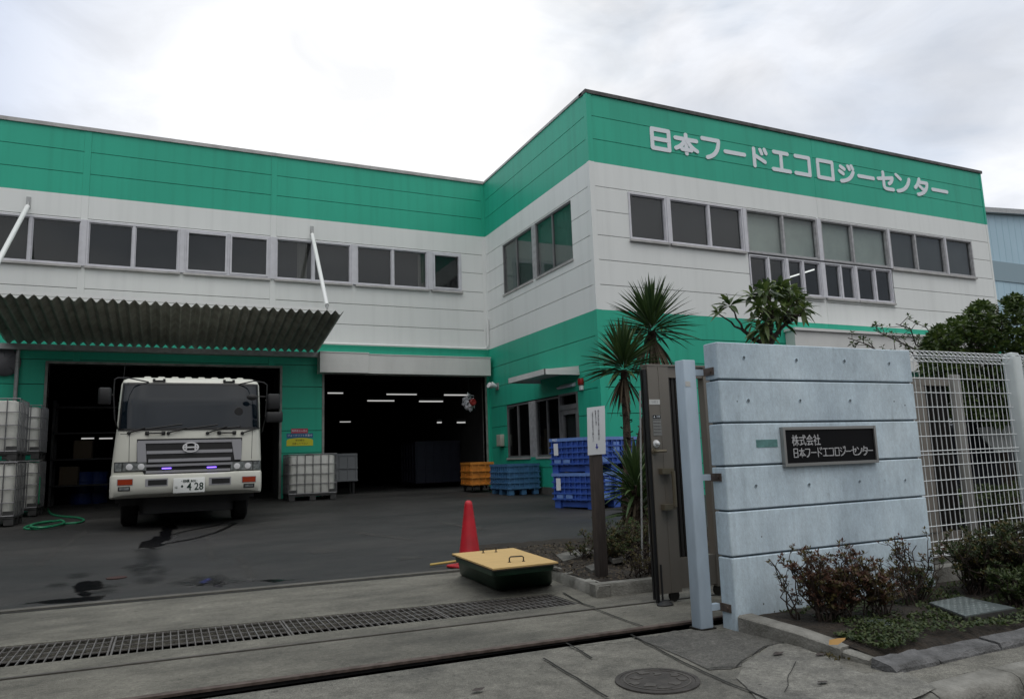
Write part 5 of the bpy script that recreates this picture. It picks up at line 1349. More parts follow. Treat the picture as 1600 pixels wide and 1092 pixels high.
for x, y, r in ((1162, 559, .012), (1244, 563, .013), (1319, 564.5, .013), (1389, 568, .012), (1169, 626, .013), (1250, 626, .012), (1328, 626, .012), (1152, 627, .005), (1397, 627, .006), (1414, 633, .006), (1181, 759, .011), (1264, 757, .012), (1343, 752, .010), (1414, 750, .010), (1190, 838, .005), (1193, 943, .006), (1210, 955, .005)):
    q = atY(x, y, WY0); R_ = T((q.x, WY0 - .0005, q.z)) @ Matrix.Rotation(RAD(90), 4, 'X')
    mb.lathe([(r, -.004), (r, .0006), (r * .2, .0008)], 14, R_)
    if r > .008: mb2.lathe([(r * 1.25, -.003), (r * 1.22, .003), (r * 1.02, .003), (r * 1.0, .0004)], 14, R_, cap=False)
mb.build('tie_hole', M['hole'], WALL); mb2.build('tie_hole_rim', M['lblue'], WALL)
q0, q1 = atY(1181, 687, WY0), atY(1215, 698, WY0); mb = MB(); mb.box(q0.x, q1.x, WY0 - .0025, WY0 + .001, q1.z, q0.z)
mb.build('number_patch', M['teal'], WALL, label='faded teal rectangle of old paint')
# plaque
yP = WY0 - .028; a, b = atY(1222, 667, yP), atY(1374, 723, yP)
px0, px1, pz0, pz1 = a.x, b.x - .005, b.z + .004, a.z
PQ = thing('name_plaque', 'black company name plaque with a metal frame fixed on the pale blue wall', 'sign', ((px0 + px1) / 2, WY0, (pz0 + pz1) / 2))
mb = MB(); fw_ = .021
mb.box(px0, px0 + fw_, yP - .004, WY0 - .001, pz0, pz1); mb.box(px1 - fw_, px1, yP - .004, WY0 - .001, pz0, pz1); mb.box(px0 + fw_, px1 - fw_, yP - .003, WY0 - .001, pz0, pz0 + fw_); mb.box(px0 + fw_, px1 - fw_, yP - .003, WY0 - .001, pz1 - fw_, pz1)
mb.build('frame', M['plaque_frame'], PQ)
mb = MB(); mb.box(px0 + fw_, px1 - fw_, yP + .006, WY0 - .002, pz0 + fw_, pz1 - fw_); mb.build('panel', M['sign_black'], PQ)
q = atY(1238, 690, yP); r_ = atY(1283, 690, yP)
ntext('株式会社', .082, M['plaque_ink'], 'lettering', PQ, T(((q.x + r_.x) / 2, yP + .005, q.z + .002)) @ FRONT, .001, sx=(r_.x - q.x) / .328, bold=.0007)
q = atY(1239, 703, yP); r_ = atY(1365, 703, yP); n = 13; W_ = (r_.x - q.x) / n; H_ = .066
zc_ = (atY(1300, 697, yP).z + atY(1300, 712, yP).z) / 2 - .005
seq = '日本フードエコロジーセンター'; seq = ['日', '本', 'フ', 'ー', 'ド', 'エ', 'コ', 'ロ', 'ジ', 'ー', 'セ', 'ン', 'タ', 'ー']
W_ = (r_.x - q.x) / len(seq)
mb = MB()
for i, ch in enumerate(seq):
    x0 = q.x + W_ * i + .002
    stroked(mb, ch, lambda x, y, d: Vector((x0 + x, yP + .006 - d, zc_ - H_ / 2 + y)), .0066, .0004, .0018, W_ - .004, H_, GLY0)
mb.build('lettering', M['plaque_ink'], PQ)
# pale blue steel post with brackets
PO = thing('gate_post', 'pale blue square steel gate post standing by the concrete wall end', 'post', (3.27, 4.145, 0))
mb = MB(); mb.rbox(3.199, 3.304, 4.067, 4.167, .004, 1.785, .010, 3); mb.build('post', M['lblue_steel'], PO, smooth=True)
mb = MB(); mb.box(3.188, 3.315, 4.056, 4.178, 0, .010); mb.build('base_plate', M['steel_dark'], PO)
mb = MB(); q0, q1 = atY(1055, 602, 4.075), atY(1068, 612, 4.075); mb.box(3.205, 3.245, 4.0645, 4.068, 1.60, 1.635); mb.build('sticker', M['sticker'], PO)
for z in (1.70, .98, .13):
    mb = MB(); mb.box(3.3045, 3.379, 4.082, 4.122, z - .020, z + .020); o = mb.build('bracket', M['lblue_steel'], PO)
    mb = MB(); mb.box(3.380, 3.3895, 3.985, 4.087, z - .026, z + .026); mb.cyl((3.379, 4.01, z), (3.372, 4.01, z), .011, 8); mb.build('bolt_plate', M['rust'], o)
# bronze wicket gate leaf
yG = 4.91
GT = thing('gate_leaf', 'bronze aluminium gate leaf with lock and pull handle, left of the pale blue post', 'gate', (3.8, 4.95, 0))
mb = MB()
mb.box(3.495, 3.70, yG, yG + .08, .075, 1.855); mb.box(3.70, 4.06, yG + .012, yG + .07, 1.765, 1.853); mb.box(4.06, 4.14, yG + .002, yG + .078, .08, 1.853); mb.box(3.70, 4.06, yG + .01, yG + .07, .10, .33)
mb.box(3.49, 4.145, yG - .004, yG + .084, 1.8555, 1.872)
mb.box(3.60, 3.612, yG - .003, yG, .08, 1.85)
mb.build('frame', M['bronze'], GT)
mb = MB()
for k in range(5): mb.rbox(3.708 + k * .038, 3.738 + k * .038, yG + .03, yG + .05, .331, 1.764, .006, 2)
mb.box(3.70, 3.90, yG + .055, yG + .062, .331, 1.764)
mb.build('slat', M['bronze_dark'], GT)
mb = MB(); mb.box(3.468, 3.4945, yG + .01, yG + .03, .01, 1.83); mb.box(3.468, 3.4945, yG + .045, yG + .065, .03, 1.83)
mb.cyl((3.503, yG - .014, .02), (3.503, yG - .014, .30), .008, 6)
mb.build('rubber_edge', M['black'], GT)
mb = MB(); mb.lathe([(.07, 0), (.07, .008), (.03, .035), (.01, .04)], 16, T((3.505, yG - .04, .001)) @ Matrix.Diagonal((1, .7, 1, 1))); mb.build('drop_foot', M['black'], GT, smooth=True)
for z in (.06, ):
    mb = MB()
    for x in (3.65, 4.09): mb.lathe([(.02, -.015), (.045, -.012), (.035, 0), (.045, .012), (.02, .015)], 14, T((x, yG + .04, .048)) @ Matrix.Rotation(RAD(90), 4, 'X'))
    mb.build('roller', M['steel_dark'], GT)
def gxy(x, y): return atY(x, y, yG)
a = gxy(1025, 693); mb = MB(); mb.lathe([(.030, 0), (.030, .008), (.018, .012), (.016, .035), (.01, .042), (.002, .043)], 16, T((a.x, yG - .0, a.z)) @ Matrix.Rotation(RAD(90), 4, 'X')); mb.build('lock', M['chrome'], GT, smooth=True)
a, b = gxy(1022, 705), gxy(1042, 706); mb = MB(); mb.tube([(a.x, yG, a.z), (a.x, yG - .04, a.z), (a.x + .085, yG - .045, a.z)], .011, 8); mb.lathe([(.026, 0), (.024, .01)], 14, T((a.x, yG, a.z)) @ Matrix.Rotation(RAD(90), 4, 'X')); mb.build('lever', M['brass'], GT, smooth=True)
a, b = gxy(1034, 736), gxy(1036, 792); hx_ = gxy(1047, 760).x; mb = MB()
for z in (a.z, b.z): mb.box(a.x - .03, hx_ + .012, yG - .05, yG - .001, z - .022, z + .022)
mb.cyl((hx_, yG - .052, b.z), (hx_, yG - .052, a.z), .016, 10); mb.build('pull_handle', M['brass'], GT)
a, b = gxy(1014, 624), gxy(1031, 632); mb = MB(); mb.box(a.x, b.x, yG - .003, yG - .0005, b.z, a.z); s1 = mb.build('sticker', M['sticker'], GT)
ntext('いき 2', .022, M['ink_grey'], 'lettering', s1, T(((a.x + b.x) / 2, yG - .0035, (a.z + b.z) / 2)) @ FRONT, .0004)
a, b = gxy(1019, 648), gxy(1034, 680); mb = MB(); mb.box(a.x, b.x, yG - .003, yG - .0005, b.z, a.z); s2 = mb.build('warning_label', mat('label_grey', (.22, .22, .21), .5), GT)
mb = MB(); mb.box(a.x + .003, b.x - .003, yG - .004, yG - .0031, a.z - .03, a.z - .003); mb.build('label_header', M['sign_black'], s2)
ntext('▲ 注意', .02, M['letter'], 'lettering', s2, T(((a.x + b.x) / 2, yG - .0045, a.z - .0165)) @ FRONT, .0003)
for k in range(9): ntext('手をはさまない', .0105, M['ink_black'], 'lettering', s2, T(((a.x + b.x) / 2, yG - .0035, a.z - .042 - k * .0125)) @ FRONT, .0003) if k in (0, 2, 4, 6, 8) else None
# second leaf parked behind wall and fence
G2 = thing('gate_leaf', 'long bronze sliding gate leaf parked behind the pale blue wall, seen through the mesh fence', 'gate', (5.9, 5.0, 0))
mb = MB(); mb.box(4.2, 7.27, 4.96, 5.04, 1.74, 1.825); mb.box(4.2, 7.27, 4.965, 5.035, .10, .30); mb.box(6.62, 6.86, 4.95, 5.05, .31, 1.735); mb.box(4.2, 4.28, 4.955, 5.045, .31, 1.735); mb.box(5.4, 5.46, 4.955, 5.045, .31, 1.735)
mb.build('frame', M['bronze'], G2)
mb = MB()
for k in range(26):
    x = 4.32 + k * .088
    if not (5.36 < x < 5.47): mb.box(x, x + .022, 4.98, 5.02, .301, 1.739)
for k in range(5): mb.box(6.90 + k * .075, 6.93 + k * .075, 4.98, 5.02, .301, 1.739)
mb.build('slat', M['bronze_dark'], G2)
mb = MB(); mb.rbox(7.34, 7.47, 4.97, 5.03, 0, 1.86, .012)
tag(mb.build('gate_stop_post', mat('beige_post', (.19, .185, .17), .5), smooth=True), 'plain beige post at the far end of the parked gate, behind the mesh fence', 'post')

# ---------------------------------------------------------------- white mesh fence
FN = thing('mesh_fence', 'white wire mesh fence with folded top running right from the pale blue wall', 'fence', (6.8, 4.06, 0))
mb = MB(); mb.box(5.36, 14, 4.0, 4.12, -.1, .20); mb.build('footing', M['kerb'], FN)
mb = MB(); yf = 4.05; x = 5.39; rw = .0032; i = 0
def wires(x0, x1):
    mb = MB(); n = int((x1 - x0) / .06)
    for i in range(n + 1):
        x = x0 + .06 * i
        mb.tube([(x, yf + .05, .27), (x, yf - .045, .30), (x, yf, .34), (x, yf, 1.835), (x, yf - .05, 1.875), (x, yf, 1.915), (x, yf + .05, 1.875), (x, yf + .004, 1.835)], rw, 4, False)
    for y, z in [(yf - .05, 1.875), (yf, 1.918), (yf + .05, 1.875), (yf - .006, 1.83), (yf - .045, .295), (yf + .05, .265), (yf - .006, .345)] + [(yf - .006, 1.69 - .118 * k) for k in range(12)] + [(yf - .006, 1.69 - .118 * 5 - .03)]:
        mb.tube([(x0 - .02, y, z), (x1 + .02, y, z)], rw * 1.15, 4)
    mb.build('mesh_panel', M['wire'], FN)
    return mb
wires(5.39, 6.72); wires(6.91, 8.70); wires(8.90, 10.7)
for x in (6.815, 8.80, 10.8):
    mb = MB(); mb.rbox(x - .058, x + .058, yf - .06, yf + .055, .0, 1.905, .022, 3); mb.lathe([(.062, 1.905), (.055, 1.93), (.01, 1.94)], 12, T((x, yf, 0))); mb.build('fence_post', M['fencepost'], FN, smooth=True)

# ---------------------------------------------------------------- notice on a wooden post
NT = thing('notice_board', 'white notice with vertical writing on a dark wooden post in the planter bed', 'sign', (3.56, 5.86, .09))
mb = MB(); mb.rbox(3.508, 3.608, 5.838, 5.915, .0, 1.42, .006, 2); mb.build('post', M['wood_post'], NT, smooth=True)
c0 = atY(917.5, 637, 5.83), atY(945, 633.5, 5.83), atY(946.5, 709, 5.83), atY(919, 711, 5.83)
mb = MB(); mb.prism([c0[3], c0[2], c0[1], c0[0]], (0, .007, 0)); BD = mb.build('board', M['board'], NT)
def btext(s, x, y0, y1, size, m):
    n = len(s)
    for i, ch in enumerate(s):
        q = atY(x + 1.2 * (i / n), y0 + (y1 - y0) * (i + .5) / n, 5.83)
        if ch != ' ': pass
    q0 = atY(x, y0, 5.83); q1 = atY(x + 1.5, y1, 5.83); st = (q0.z - q1.z) / n
    for i, ch in enumerate(s):
        if ch == ' ': continue
        q = q0.lerp(q1, (i + .5) / n); ntext(ch, min(size, st * 1.05), m, 'lettering', BD, T((q.x, 5.828, q.z)) @ FRONT, .0006)
btext('構内は歩行者に注意して徐行願います', 934.5, 640.5, 688, .02, M['ink_grey'])
btext('関係者以外立入禁止', 930, 641, 664, .02, M['ink_grey'])
btext('ご来場の方は必ず受付までお越し下さい', 925.5, 643, 690, .02, M['ink_grey'])
q = atY(932.5, 697, 5.83); mb = MB(); mb.prism([(q.x + a, 5.829, q.z + b) for a, b in ((-.006, .022), (.006, .022), (.006, -.004), (.016, -.004), (0, -.026), (-.016, -.004), (-.006, -.004))], (0, -.002, 0)); mb.build('arrow', M['ink_blue'], BD)
# thin stakes left of the gate
for i, (x, y0, y1) in enumerate(((1003, 610, 880), (1012, 640, 880))):
    a = atY(x - 3 + i, y0, 6.2); b = atY(x + 3 + i * 4, y1, 6.2); mb = MB(); mb.cyl((a.x, 6.2, a.z), (b.x - .02, 6.2, .08), .009, 6)
    tag(mb.build('stake', M['galv'], smooth=True), ['taller thin grey stake between the yucca and the gate edge', 'shorter thin grey stake touching the gate edge'][i], 'stake')

# ---------------------------------------------------------------- covers, leaf
q = [atZ(1450, 941, .11), atZ(1508, 963, .11), atZ(1588, 949, .11), atZ(1503, 931, .11)]
HC = thing('inspection_cover', 'grey steel chequer plate cover on a raised frame in the planter below the fence', 'cover', tuple(sum(q, Vector()) / 4))
mb = MB(); mb.prism([(v.x, v.y, .105) for v in q], (0, 0, -.13)); mb.build('frame', mat('frame_dark', (.04, .038, .035), .8, var=.4, vscale=8), HC)
cq = sum(q, Vector()) / 4; qq = ins(q, cq, .97)
mb = MB(); mb.prism([(v.x, v.y, .112) for v in qq], (0, 0, -.0065)); LI = mb.build('lid', M['iron'], HC)
mb = MB(); u = (qq[1] - qq[0]); v = (qq[3] - qq[0]); n = 11
for i in range(n):
    for k in range(n):
        p_ = qq[0] + u * ((i + .5) / n) + v * ((k + .5) / n); d = (u.normalized() + v.normalized() * (1 if (i + k) % 2 else -1)).normalized(); e_ = Vector((-d.y, d.x, 0)) * .004; d = d * .019; p_.z = .1121
        h_ = Vector((0, 0, .004))
        mb.add([p_ - d, p_ + e_, p_ + d, p_ - e_, p_ + h_], [(0, 1, 4), (1, 2, 4), (2, 3, 4), (3, 0, 4)])
mb.build('chequer', M['iron'], LI)
q_ = atZ(1369, 975, .07); mb = MB(); mb.lathe([(.10, .03), (.10, .082), (.085, .088), (.01, .09)], 24, T((q_.x, q_.y, 0)))
tag(mb.build('round_cover', M['iron'], smooth=True), 'small round grey cover sunk among the weeds in front of the wall', 'cover')
q_ = atZ(1027, 1064, 0); MH = thing('manhole_cover', 'round cast iron manhole cover with raised figures in the pavement', 'manhole cover', (q_.x, q_.y, 0))
r = .215
mb = MB(); mb.lathe([(r, -.01), (r, .0085), (r * .90, .0095), (r * .895, .006)], 40, T((q_.x, q_.y, 0))); mb.build('rim', M['manhole'], MH)
mb = MB(); mb.lathe([(r * .888, -.01), (r * .888, .0075), (.002, .008)], 40, T((q_.x, q_.y, 0))); mb.build('lid', M['manhole'], MH)
mb = MB(); rnd = random.Random(21)
for k in range(9):
    a = 2 * math.pi * k / 9 + .2; rr = r * (.48 if k % 2 else .62); c = Vector((q_.x + rr * math.cos(a), q_.y + rr * math.sin(a), .0065)); n = 9
    pts = [c + Vector((math.cos(2 * math.pi * j / n), math.sin(2 * math.pi * j / n), 0)) * rnd.uniform(.014, .042) for j in range(n)]
    mb.prism(pts, (0, 0, .0045))
mb.lathe([(r * .80, .007), (r * .80, .0105), (r * .76, .0105), (r * .76, .007)], 40, T((q_.x, q_.y, 0)), cap=False)
mb.build('relief', M['manhole_lt'], MH)
a = atZ(1309, 998, .12); mb = MB()
L0 = [(-.07, 0, .0), (-.03, .03, .015), (.03, .025, .01), (.06, 0, .02), (.02, -.03, .02), (-.03, -.025, .0)]
mb.add([(a.x + p[0], a.y + p[1], .10 + p[2]) for p in L0] + [(a.x, a.y, .125)], [(i, (i + 1) % 6, 6) for i in range(6)])
tag(mb.build('fallen_leaf', mat('yellow_leaf', (.34, .19, .05), .7)), 'single dry yellow leaf lying on the planter kerb', 'leaf')
rnd = random.Random(31)
for i, (x, y, lab) in enumerate(((1283, 1022, 'small dry leaf at the broken corner of the planter kerb'), (746, 1078, 'small flat dark leaf on the pavement at the bottom centre'), (1216, 1021, 'tiny dark leaf on the pale pavement near the kerb'), (1285, 1066, 'small dark leaf lying on the pale pavement right of manhole'))):
    p_ = atZ(x, y, .012); mb = MB(); an = rnd.uniform(0, 6); n = 7
    mb.add([(p_.x + .028 * math.cos(an + 2 * math.pi * k / n) * (1 if k % 3 else 1.5), p_.y + .02 * math.sin(an + 2 * math.pi * k / n), .012 + rnd.uniform(0, .01)) for k in range(n)] + [(p_.x, p_.y, .02)], [(k, (k + 1) % n, n) for k in range(n)])
    tag(mb.build('fallen_leaf', M['wood_post']), lab, 'leaf')

# ---------------------------------------------------------------- neighbour and things behind the fence
NB_ = thing('neighbour_building', 'large pale blue clad building with a grey band beyond the right end of the factory', 'building', (45, 36, 0))
yn = 30; rl, rr_ = 36, 80
zl = lambda x: 16.1 + (x - 45) * .075
mb = MB(); zb0, zb1 = 11.85, 13.2
mb.hexa([(rl, yn, 0), (rr_, yn, 0), (rr_, 48, 0), (rl, 48, 0), (rl, yn, zl(rl)), (rr_, yn, zl(rr_)), (rr_, 48, zl(rr_)), (rl, 48, zl(rl))])
mb.build('wall', M['bluehouse'], NB_)
mb = MB(); mb.box(rl, rr_, yn - .06, yn - .002, zb0, zb1); mb.build('band', M['bluehouse_band'], NB_)
mb = MB()
mb.hexa([(rl - .3, yn - .35, zl(rl) + .01), (rr_, yn - .35, zl(rr_) + .01), (rr_, 48.2, zl(rr_) + .01), (rl - .3, 48.2, zl(rl) + .01), (rl - .3, yn - .35, zl(rl) + .35), (rr_, yn - .35, zl(rr_) + .35), (rr_, 48.2, zl(rr_) + .35), (rl - .3, 48.2, zl(rl) + .35)])
mb.build('roof_edge', M['galv'], NB_)
mb = MB()
for k in range(60): x = rl + .7 * k; mb.box(x, x + .03, yn - .012, yn - .001, 0, zb0 - .01); mb.box(x, x + .03, yn - .012, yn - .001, zb1 + .01, zl(x) - .05)
mb.build('cladding_rib', M['bluehouse'], NB_)
LS = thing('louvre_screen', 'grey louvred screen wall standing behind the mesh fence', 'screen', (12, 9.2, 0))
mb = MB(); 
for k in range(42): z = .2 + k * .05; mb.hexa([(8.4, 9.2, z), (20, 9.2, z), (20, 9.24, z + .018), (8.4, 9.24, z + .018), (8.4, 9.2, z + .006), (20, 9.2, z + .006), (20, 9.24, z + .024), (8.4, 9.24, z + .024)])
mb.build('slat', M['louvre'], LS)
mb = MB(); mb.box(8.4, 20, 9.26, 9.29, .1, 2.3); mb.build('back_panel', M['backing'], LS)
mb = MB()
for x in (8.35, 10.6, 13.0, 15.4, 17.8): mb.box(x, x + .06, 9.17, 9.25, 0, 2.32)
mb.build('post', M['galv'], LS)
# dark covered load and pale board leaning on it
a = atY(1548, 740, 6.6)
mb = MB(); rings = []
for k in range(9):
    t = k / 8; z = 1.38 * t; s_ = (1 - .55 * t ** 3) * (1 if k < 8 else .25)
    rings.append([Vector((a.x + .85 * s_ * math.cos(th) * (1 + .08 * math.sin(5 * th + k)), 6.75 + .45 * s_ * math.sin(th) * (1 + .08 * math.cos(4 * th)), .05 + z + (.12 * math.cos(th * 2) * t if k else 0))) for th in [2 * math.pi * j / 24 for j in range(24)]])
mb.loft(rings); tag(mb.build('covered_load', M['cover'], smooth=True, angle=60), 'dark cloth-covered heap standing behind the mesh fence', 'covered load')
a, b = atY(1528, 668, 6.15), atY(1592, 700, 6.15); mb = MB(); mb.prism([(a.x, 6.15, a.z), (b.x, 6.15, a.z + .03), (b.x, 6.1, b.z - .02), (a.x + .25, 6.1, b.z - .05), (a.x + .05, 6.12, a.z - .15)], (0, .02, 0))
tag(mb.build('pale_board', mat('pale_board', (.30, .32, .31), .6)), 'pale grey board in front of the dark covered heap behind the fence', 'board')

# ---------------------------------------------------------------- out of view: added sky blockers, and the poles across the road
OW = thing('blocker_warehouse', 'tall grey pitched-roof building added out of view across the road to block low sky', 'blocker_warehouse', (-24, -32, -.1))  # unseen building added to block low sky and darken the lower walls
mb = MB(); x0, x1, y0, y1, h_, hr = -62, 13, -26, -46, 14, 17
mb.add([(x0, y0, -.1), (x1, y0, -.1), (x1, y1, -.1), (x0, y1, -.1), (x0, y0, h_), (x1, y0, h_), (x1, y1, h_), (x0, y1, h_), (x0, (y0 + y1) / 2, hr), (x1, (y0 + y1) / 2, hr)],
       [(0, 1, 5, 4), (2, 3, 7, 6), (1, 2, 6, 9, 5), (3, 0, 4, 8, 7), (4, 5, 9, 8), (6, 7, 8, 9)])
mb.build('wall', mat('blocker_warehouse_grey', (.075, .075, .075), .8, var=.2, vscale=.3), OW)
mb = MB()
for k in range(10): mb.box(x0 + 4 + k * 6.8, x0 + 8 + k * 6.8, y0 + .002, y0 + .06, 7.5, 9.5)
mb.build('window_band', M['darkglass'], OW)

LSH = thing('blocker_shed', 'plain grey block added out of view left of the yard to block low sky', 'blocker_shed', (-11, 9, 0))  # unseen block added to keep low side light off the yard
mb = MB(); mb.box(-15, -7.2, -3, 20.5, -.1, 6.2); mb.build('wall', mat('blocker_shed_grey', (.10, .10, .10), .8, var=.2, vscale=.4), LSH)
mb = MB(); mb.hexa([(-15.3, -3.3, 6.21), (-6.9, -3.3, 6.21), (-6.9, 20.6, 6.21), (-15.3, 20.6, 6.21), (-15.3, -3.3, 6.9), (-6.9, -3.3, 6.35), (-6.9, 20.6, 6.35), (-15.3, 20.6, 6.9)]); mb.build('roof', M['galv'], LSH)

for i, (x, lab) in enumerate(((-9, 'grey concrete utility pole on the far side of the road, left of the driveway'), (22, 'grey concrete utility pole on the far side of the road, right of the driveway'))):
    UP_ = thing('utility_pole', lab, 'utility pole', (x, -6.5, -.1), 0, 'utility poles along the road')
    mb = MB(); mb.tube([(x, -6.5, -.1), (x, -6.5, 11)], [.17, .11], 12); mb.build('pole', M['kerb'], UP_, smooth=True)
    mb = MB(); mb.box(x - .06, x + .06, -7.4, -5.6, 10.2, 10.32); mb.build('crossarm', M['galv'], UP_)
for k, (y, z) in enumerate(((-7.3, 10.4), (-6.5, 10.4), (-5.7, 10.4), (-6.3, 8.2), (-6.3, 7.7))):
    mb = MB(); mb.tube([(-9 + 31 * t + (t - .5) * 60, y, z - .9 * (1 - (2 * t - 1) ** 2) - .1 * k) for t in [i / 16 for i in range(17)]], .045 + .02 * (k > 2), 6)
    tag(mb.build('power_cable', M['black']), 'black power cable strung along the far side of the road', 'cable', 'power cables along the road')
# ================================================================== PLANTS
LM = dict(
    yucca=leafmat('yucca_leaf', (.026, .058, .018), (.075, .125, .036), .5, .12),
    dry=leafmat('yucca_dry', (.10, .075, .045), (.05, .04, .025), .8, .1),
    loquat=leafmat('loquat_leaf', (.025, .055, .014), (.12, .17, .04), .45, .25),
    bush=leafmat('bush_leaf', (.018, .042, .011), (.095, .14, .030), .5, .25),
    red=leafmat('azalea_red', (.085, .030, .022), (.11, .062, .032), .6, .2),
    olive=leafmat('azalea_olive', (.045, .04, .012), (.11, .085, .018), .6, .2),
    weed=leafmat('weed_leaf', (.022, .045, .012), (.075, .10, .028), .6, .25),
    hedge=leafmat('hedge_leaf', (.018, .038, .010), (.060, .085, .022), .6, .2),
    twig=mat('twig', (.045, .032, .025), .9),
)
rnd = random.Random(99)
def rv(): return Vector((rnd.gauss(0, 1), rnd.gauss(0, 1), rnd.gauss(0, 1))).normalized()
def leaf(mb, p, d, ln, wd, droop=.2, fold=.15, roll=None, seg=2):
    d = d.normalized(); s_ = d.cross(Vector((0, 0, 1)))
    if s_.length < .05: s_ = d.cross(Vector((1, 0, 0)))
    s_.normalize(); u = s_.cross(d)
    if roll is None: roll = rnd.uniform(-.6, .6)
    s_, u = s_ * math.cos(roll) + u * math.sin(roll), u * math.cos(roll) - s_ * math.sin(roll)
    vs = [p]; fs = []
    prof = {1: [1], 2: [1, .8], 3: [.8, 1, .62]}[seg]
    for i in range(seg):
        t = (i + 1) / (seg + 1); q = p + d * ln * t + Vector((0, 0, -droop * ln * t * t)); w_ = wd * .5 * prof[i]
        vs += [q + s_ * w_ + u * fold * w_, q, q - s_ * w_ + u * fold * w_]
    vs.append(p + d * ln + Vector((0, 0, -droop * ln)))
    fs += [(0, 2, 1), (0, 3, 2)]
    for i in range(seg - 1):
        a = 1 + 3 * i; fs += [(a, a + 1, a + 4, a + 3), (a + 1, a + 2, a + 5, a + 4)]
    a = 1 + 3 * (seg - 1); e_ = len(vs) - 1; fs += [(a, a + 1, e_), (a + 1, a + 2, e_)]
    mb.add(vs, fs)
def rosette(mb, p, ax, n, ln, wd, open0=.4, open1=1.4, **k):
    ax = ax.normalized(); a = ax.orthogonal().normalized(); b = ax.cross(a)
    for i in range(n):
        th = i * 2.4 + rnd.uniform(-.3, .3); o_ = open0 + (open1 - open0) * (i / max(1, n - 1)) + rnd.uniform(-.12, .12)
        d = ax * math.cos(o_) + (a * math.cos(th) + b * math.sin(th)) * math.sin(o_)
        leaf(mb, p + d * ln * .04, d, ln * rnd.uniform(.8, 1.1), wd * rnd.uniform(.85, 1.1), **k)
# ---- yuccas
def yucca(name, label, base, pts, heads, trunk_r, group=None):
    t = thing(name, label, 'yucca', tuple(base), 0, group)
    mb = MB(); n = len(pts)
    rr = []
    sp = smoothpath([Vector(p) for p in pts], 8)
    mb.tube(sp, [trunk_r * (1.25 - .45 * i / len(sp)) * rnd.uniform(.92, 1.1) for i in range(len(sp))], 10)
    for i in range(len(sp) - 1):      # stubs of old leaves
        for k in range(5):
            th = rnd.uniform(0, 6.28); q = sp[i].lerp(sp[i + 1], rnd.random()); d = Vector((math.cos(th), math.sin(th), .5))
            leaf(mb, q + d * trunk_r * .8, d, .05, .05, 0, 0, seg=1)
    mb.build('trunk', M['yucca_bark'], t)
    for c, ln, nl, nd in heads:
        c = Vector(c); mb = MB()
        for i in range(nl):
            f_ = i / nl; el_ = 1.50 - 1.62 * f_ ** .95 + rnd.uniform(-.12, .12); th = i * 2.39996 + rnd.uniform(-.2, .2)
            d = Vector((math.cos(th) * math.cos(el_), math.sin(th) * math.cos(el_), math.sin(el_)))
            leaf(mb, c + Vector((0, 0, .16 * (1 - f_) - .08)) + d * .03, d, ln * rnd.uniform(.82, 1.08), .046, .10 + .22 * max(0, f_ - .35), .5, rnd.uniform(-.2, .2), 3)
        mb.build('crown', LM['yucca'], t)
        if nd:
            mb = MB()
            for i in range(nd):
                th = rnd.uniform(0, 6.28); d = Vector((math.cos(th) * .6, math.sin(th) * .6, -.75)); leaf(mb, c + Vector((0, 0, -.12)) + d * .03, d, ln * rnd.uniform(.6, .95), .035, .25, .4, None, 3)
            mb.build('dead_leaves', LM['dry'], t)
    return t
Y0 = 8.2; b = atY(983, 838, Y0); h1 = atY(974, 572, Y0); m1 = atY(980, 690, Y0)
yucca('yucca_tree', 'left yucca with a thin rough trunk and spiky crown, leaning left of the taller one', (b.x, Y0, .08), [(b.x, Y0, .05), (b.x - .01, Y0, .6), (m1.x, Y0, m1.z), (h1.x, Y0, h1.z - .05)], [((h1.x, Y0, h1.z), .62, 150, 16)], .055)
Y1 = 8.6; b2 = atY(1006, 800, Y1); h2 = atY(1018, 512, Y1)
yucca('yucca_tree', 'taller yucca with the highest spiky crown behind the gate leaf', (b2.x, Y1, .08), [(b2.x, Y1, .05), (b2.x + .02, Y1, 1.2), (h2.x - .02, Y1, 2.1), (h2.x, Y1, h2.z - .05)], [((h2.x, Y1, h2.z), .74, 170, 26)], .075)
Y2 = 7.6; b3 = atY(992, 745, Y2)
yucca('yucca_shrub', 'low trunkless yucca with drooping green blades beside the gate', (b3.x, Y2, .08), [(b3.x, Y2, .05), (b3.x, Y2, .5), (b3.x, Y2, b3.z - .1)], [((b3.x, Y2, b3.z - .12), .58, 90, 14), ((b3.x + .05, Y2 + .05, b3.z - .40), .50, 60, 20)], .06)
# ---- loquat behind the wall
def branchy(mb, p, q, r0, r1, bend=.06, n=4):
    pts = [p.lerp(q, i / n) + (rv() * bend * (p - q).length if 0 < i < n else Vector()) for i in range(n + 1)]
    mb.tube(pts, [r0 + (r1 - r0) * i / n for i in range(n + 1)], 6); return pts
yq = 5.25
root = atY(1205, 600, yq); root.z = .1
LQ = thing('loquat_tree', 'loquat tree with long glossy leaves rising behind the pale blue wall', 'tree', (root.x, yq, .08))
mb = MB(); lf = MB(); fork = atY(1200, 545, yq)
branchy(mb, root, fork, .05, .035, .03)
tips = [(1140, 478, 0, 15), (1122, 490, .1, 6)]
for k in range(40):
    while True:
        x, y = rnd.uniform(1168, 1256), rnd.uniform(446, 530)
        if ((x - 1213) / 46) ** 2 + ((y - 484) / 44) ** 2 < 1 and not (y > 505 and x < 1185): break
    tips.append((x, y, rnd.uniform(-.45, .4), rnd.randint(7, 11)))
tips += [(1175, 462, -.1, 10), (1200, 450, 0, 11), (1228, 455, .1, 11), (1246, 468, -.1, 10), (1250, 490, .1, 8), (1190, 515, -.1, 8)]
mid = {0: atY(1160, 515, yq), 1: atY(1205, 500, yq), 2: atY(1230, 505, yq)}
for k, q in mid.items(): branchy(mb, fork, q, .026, .016)
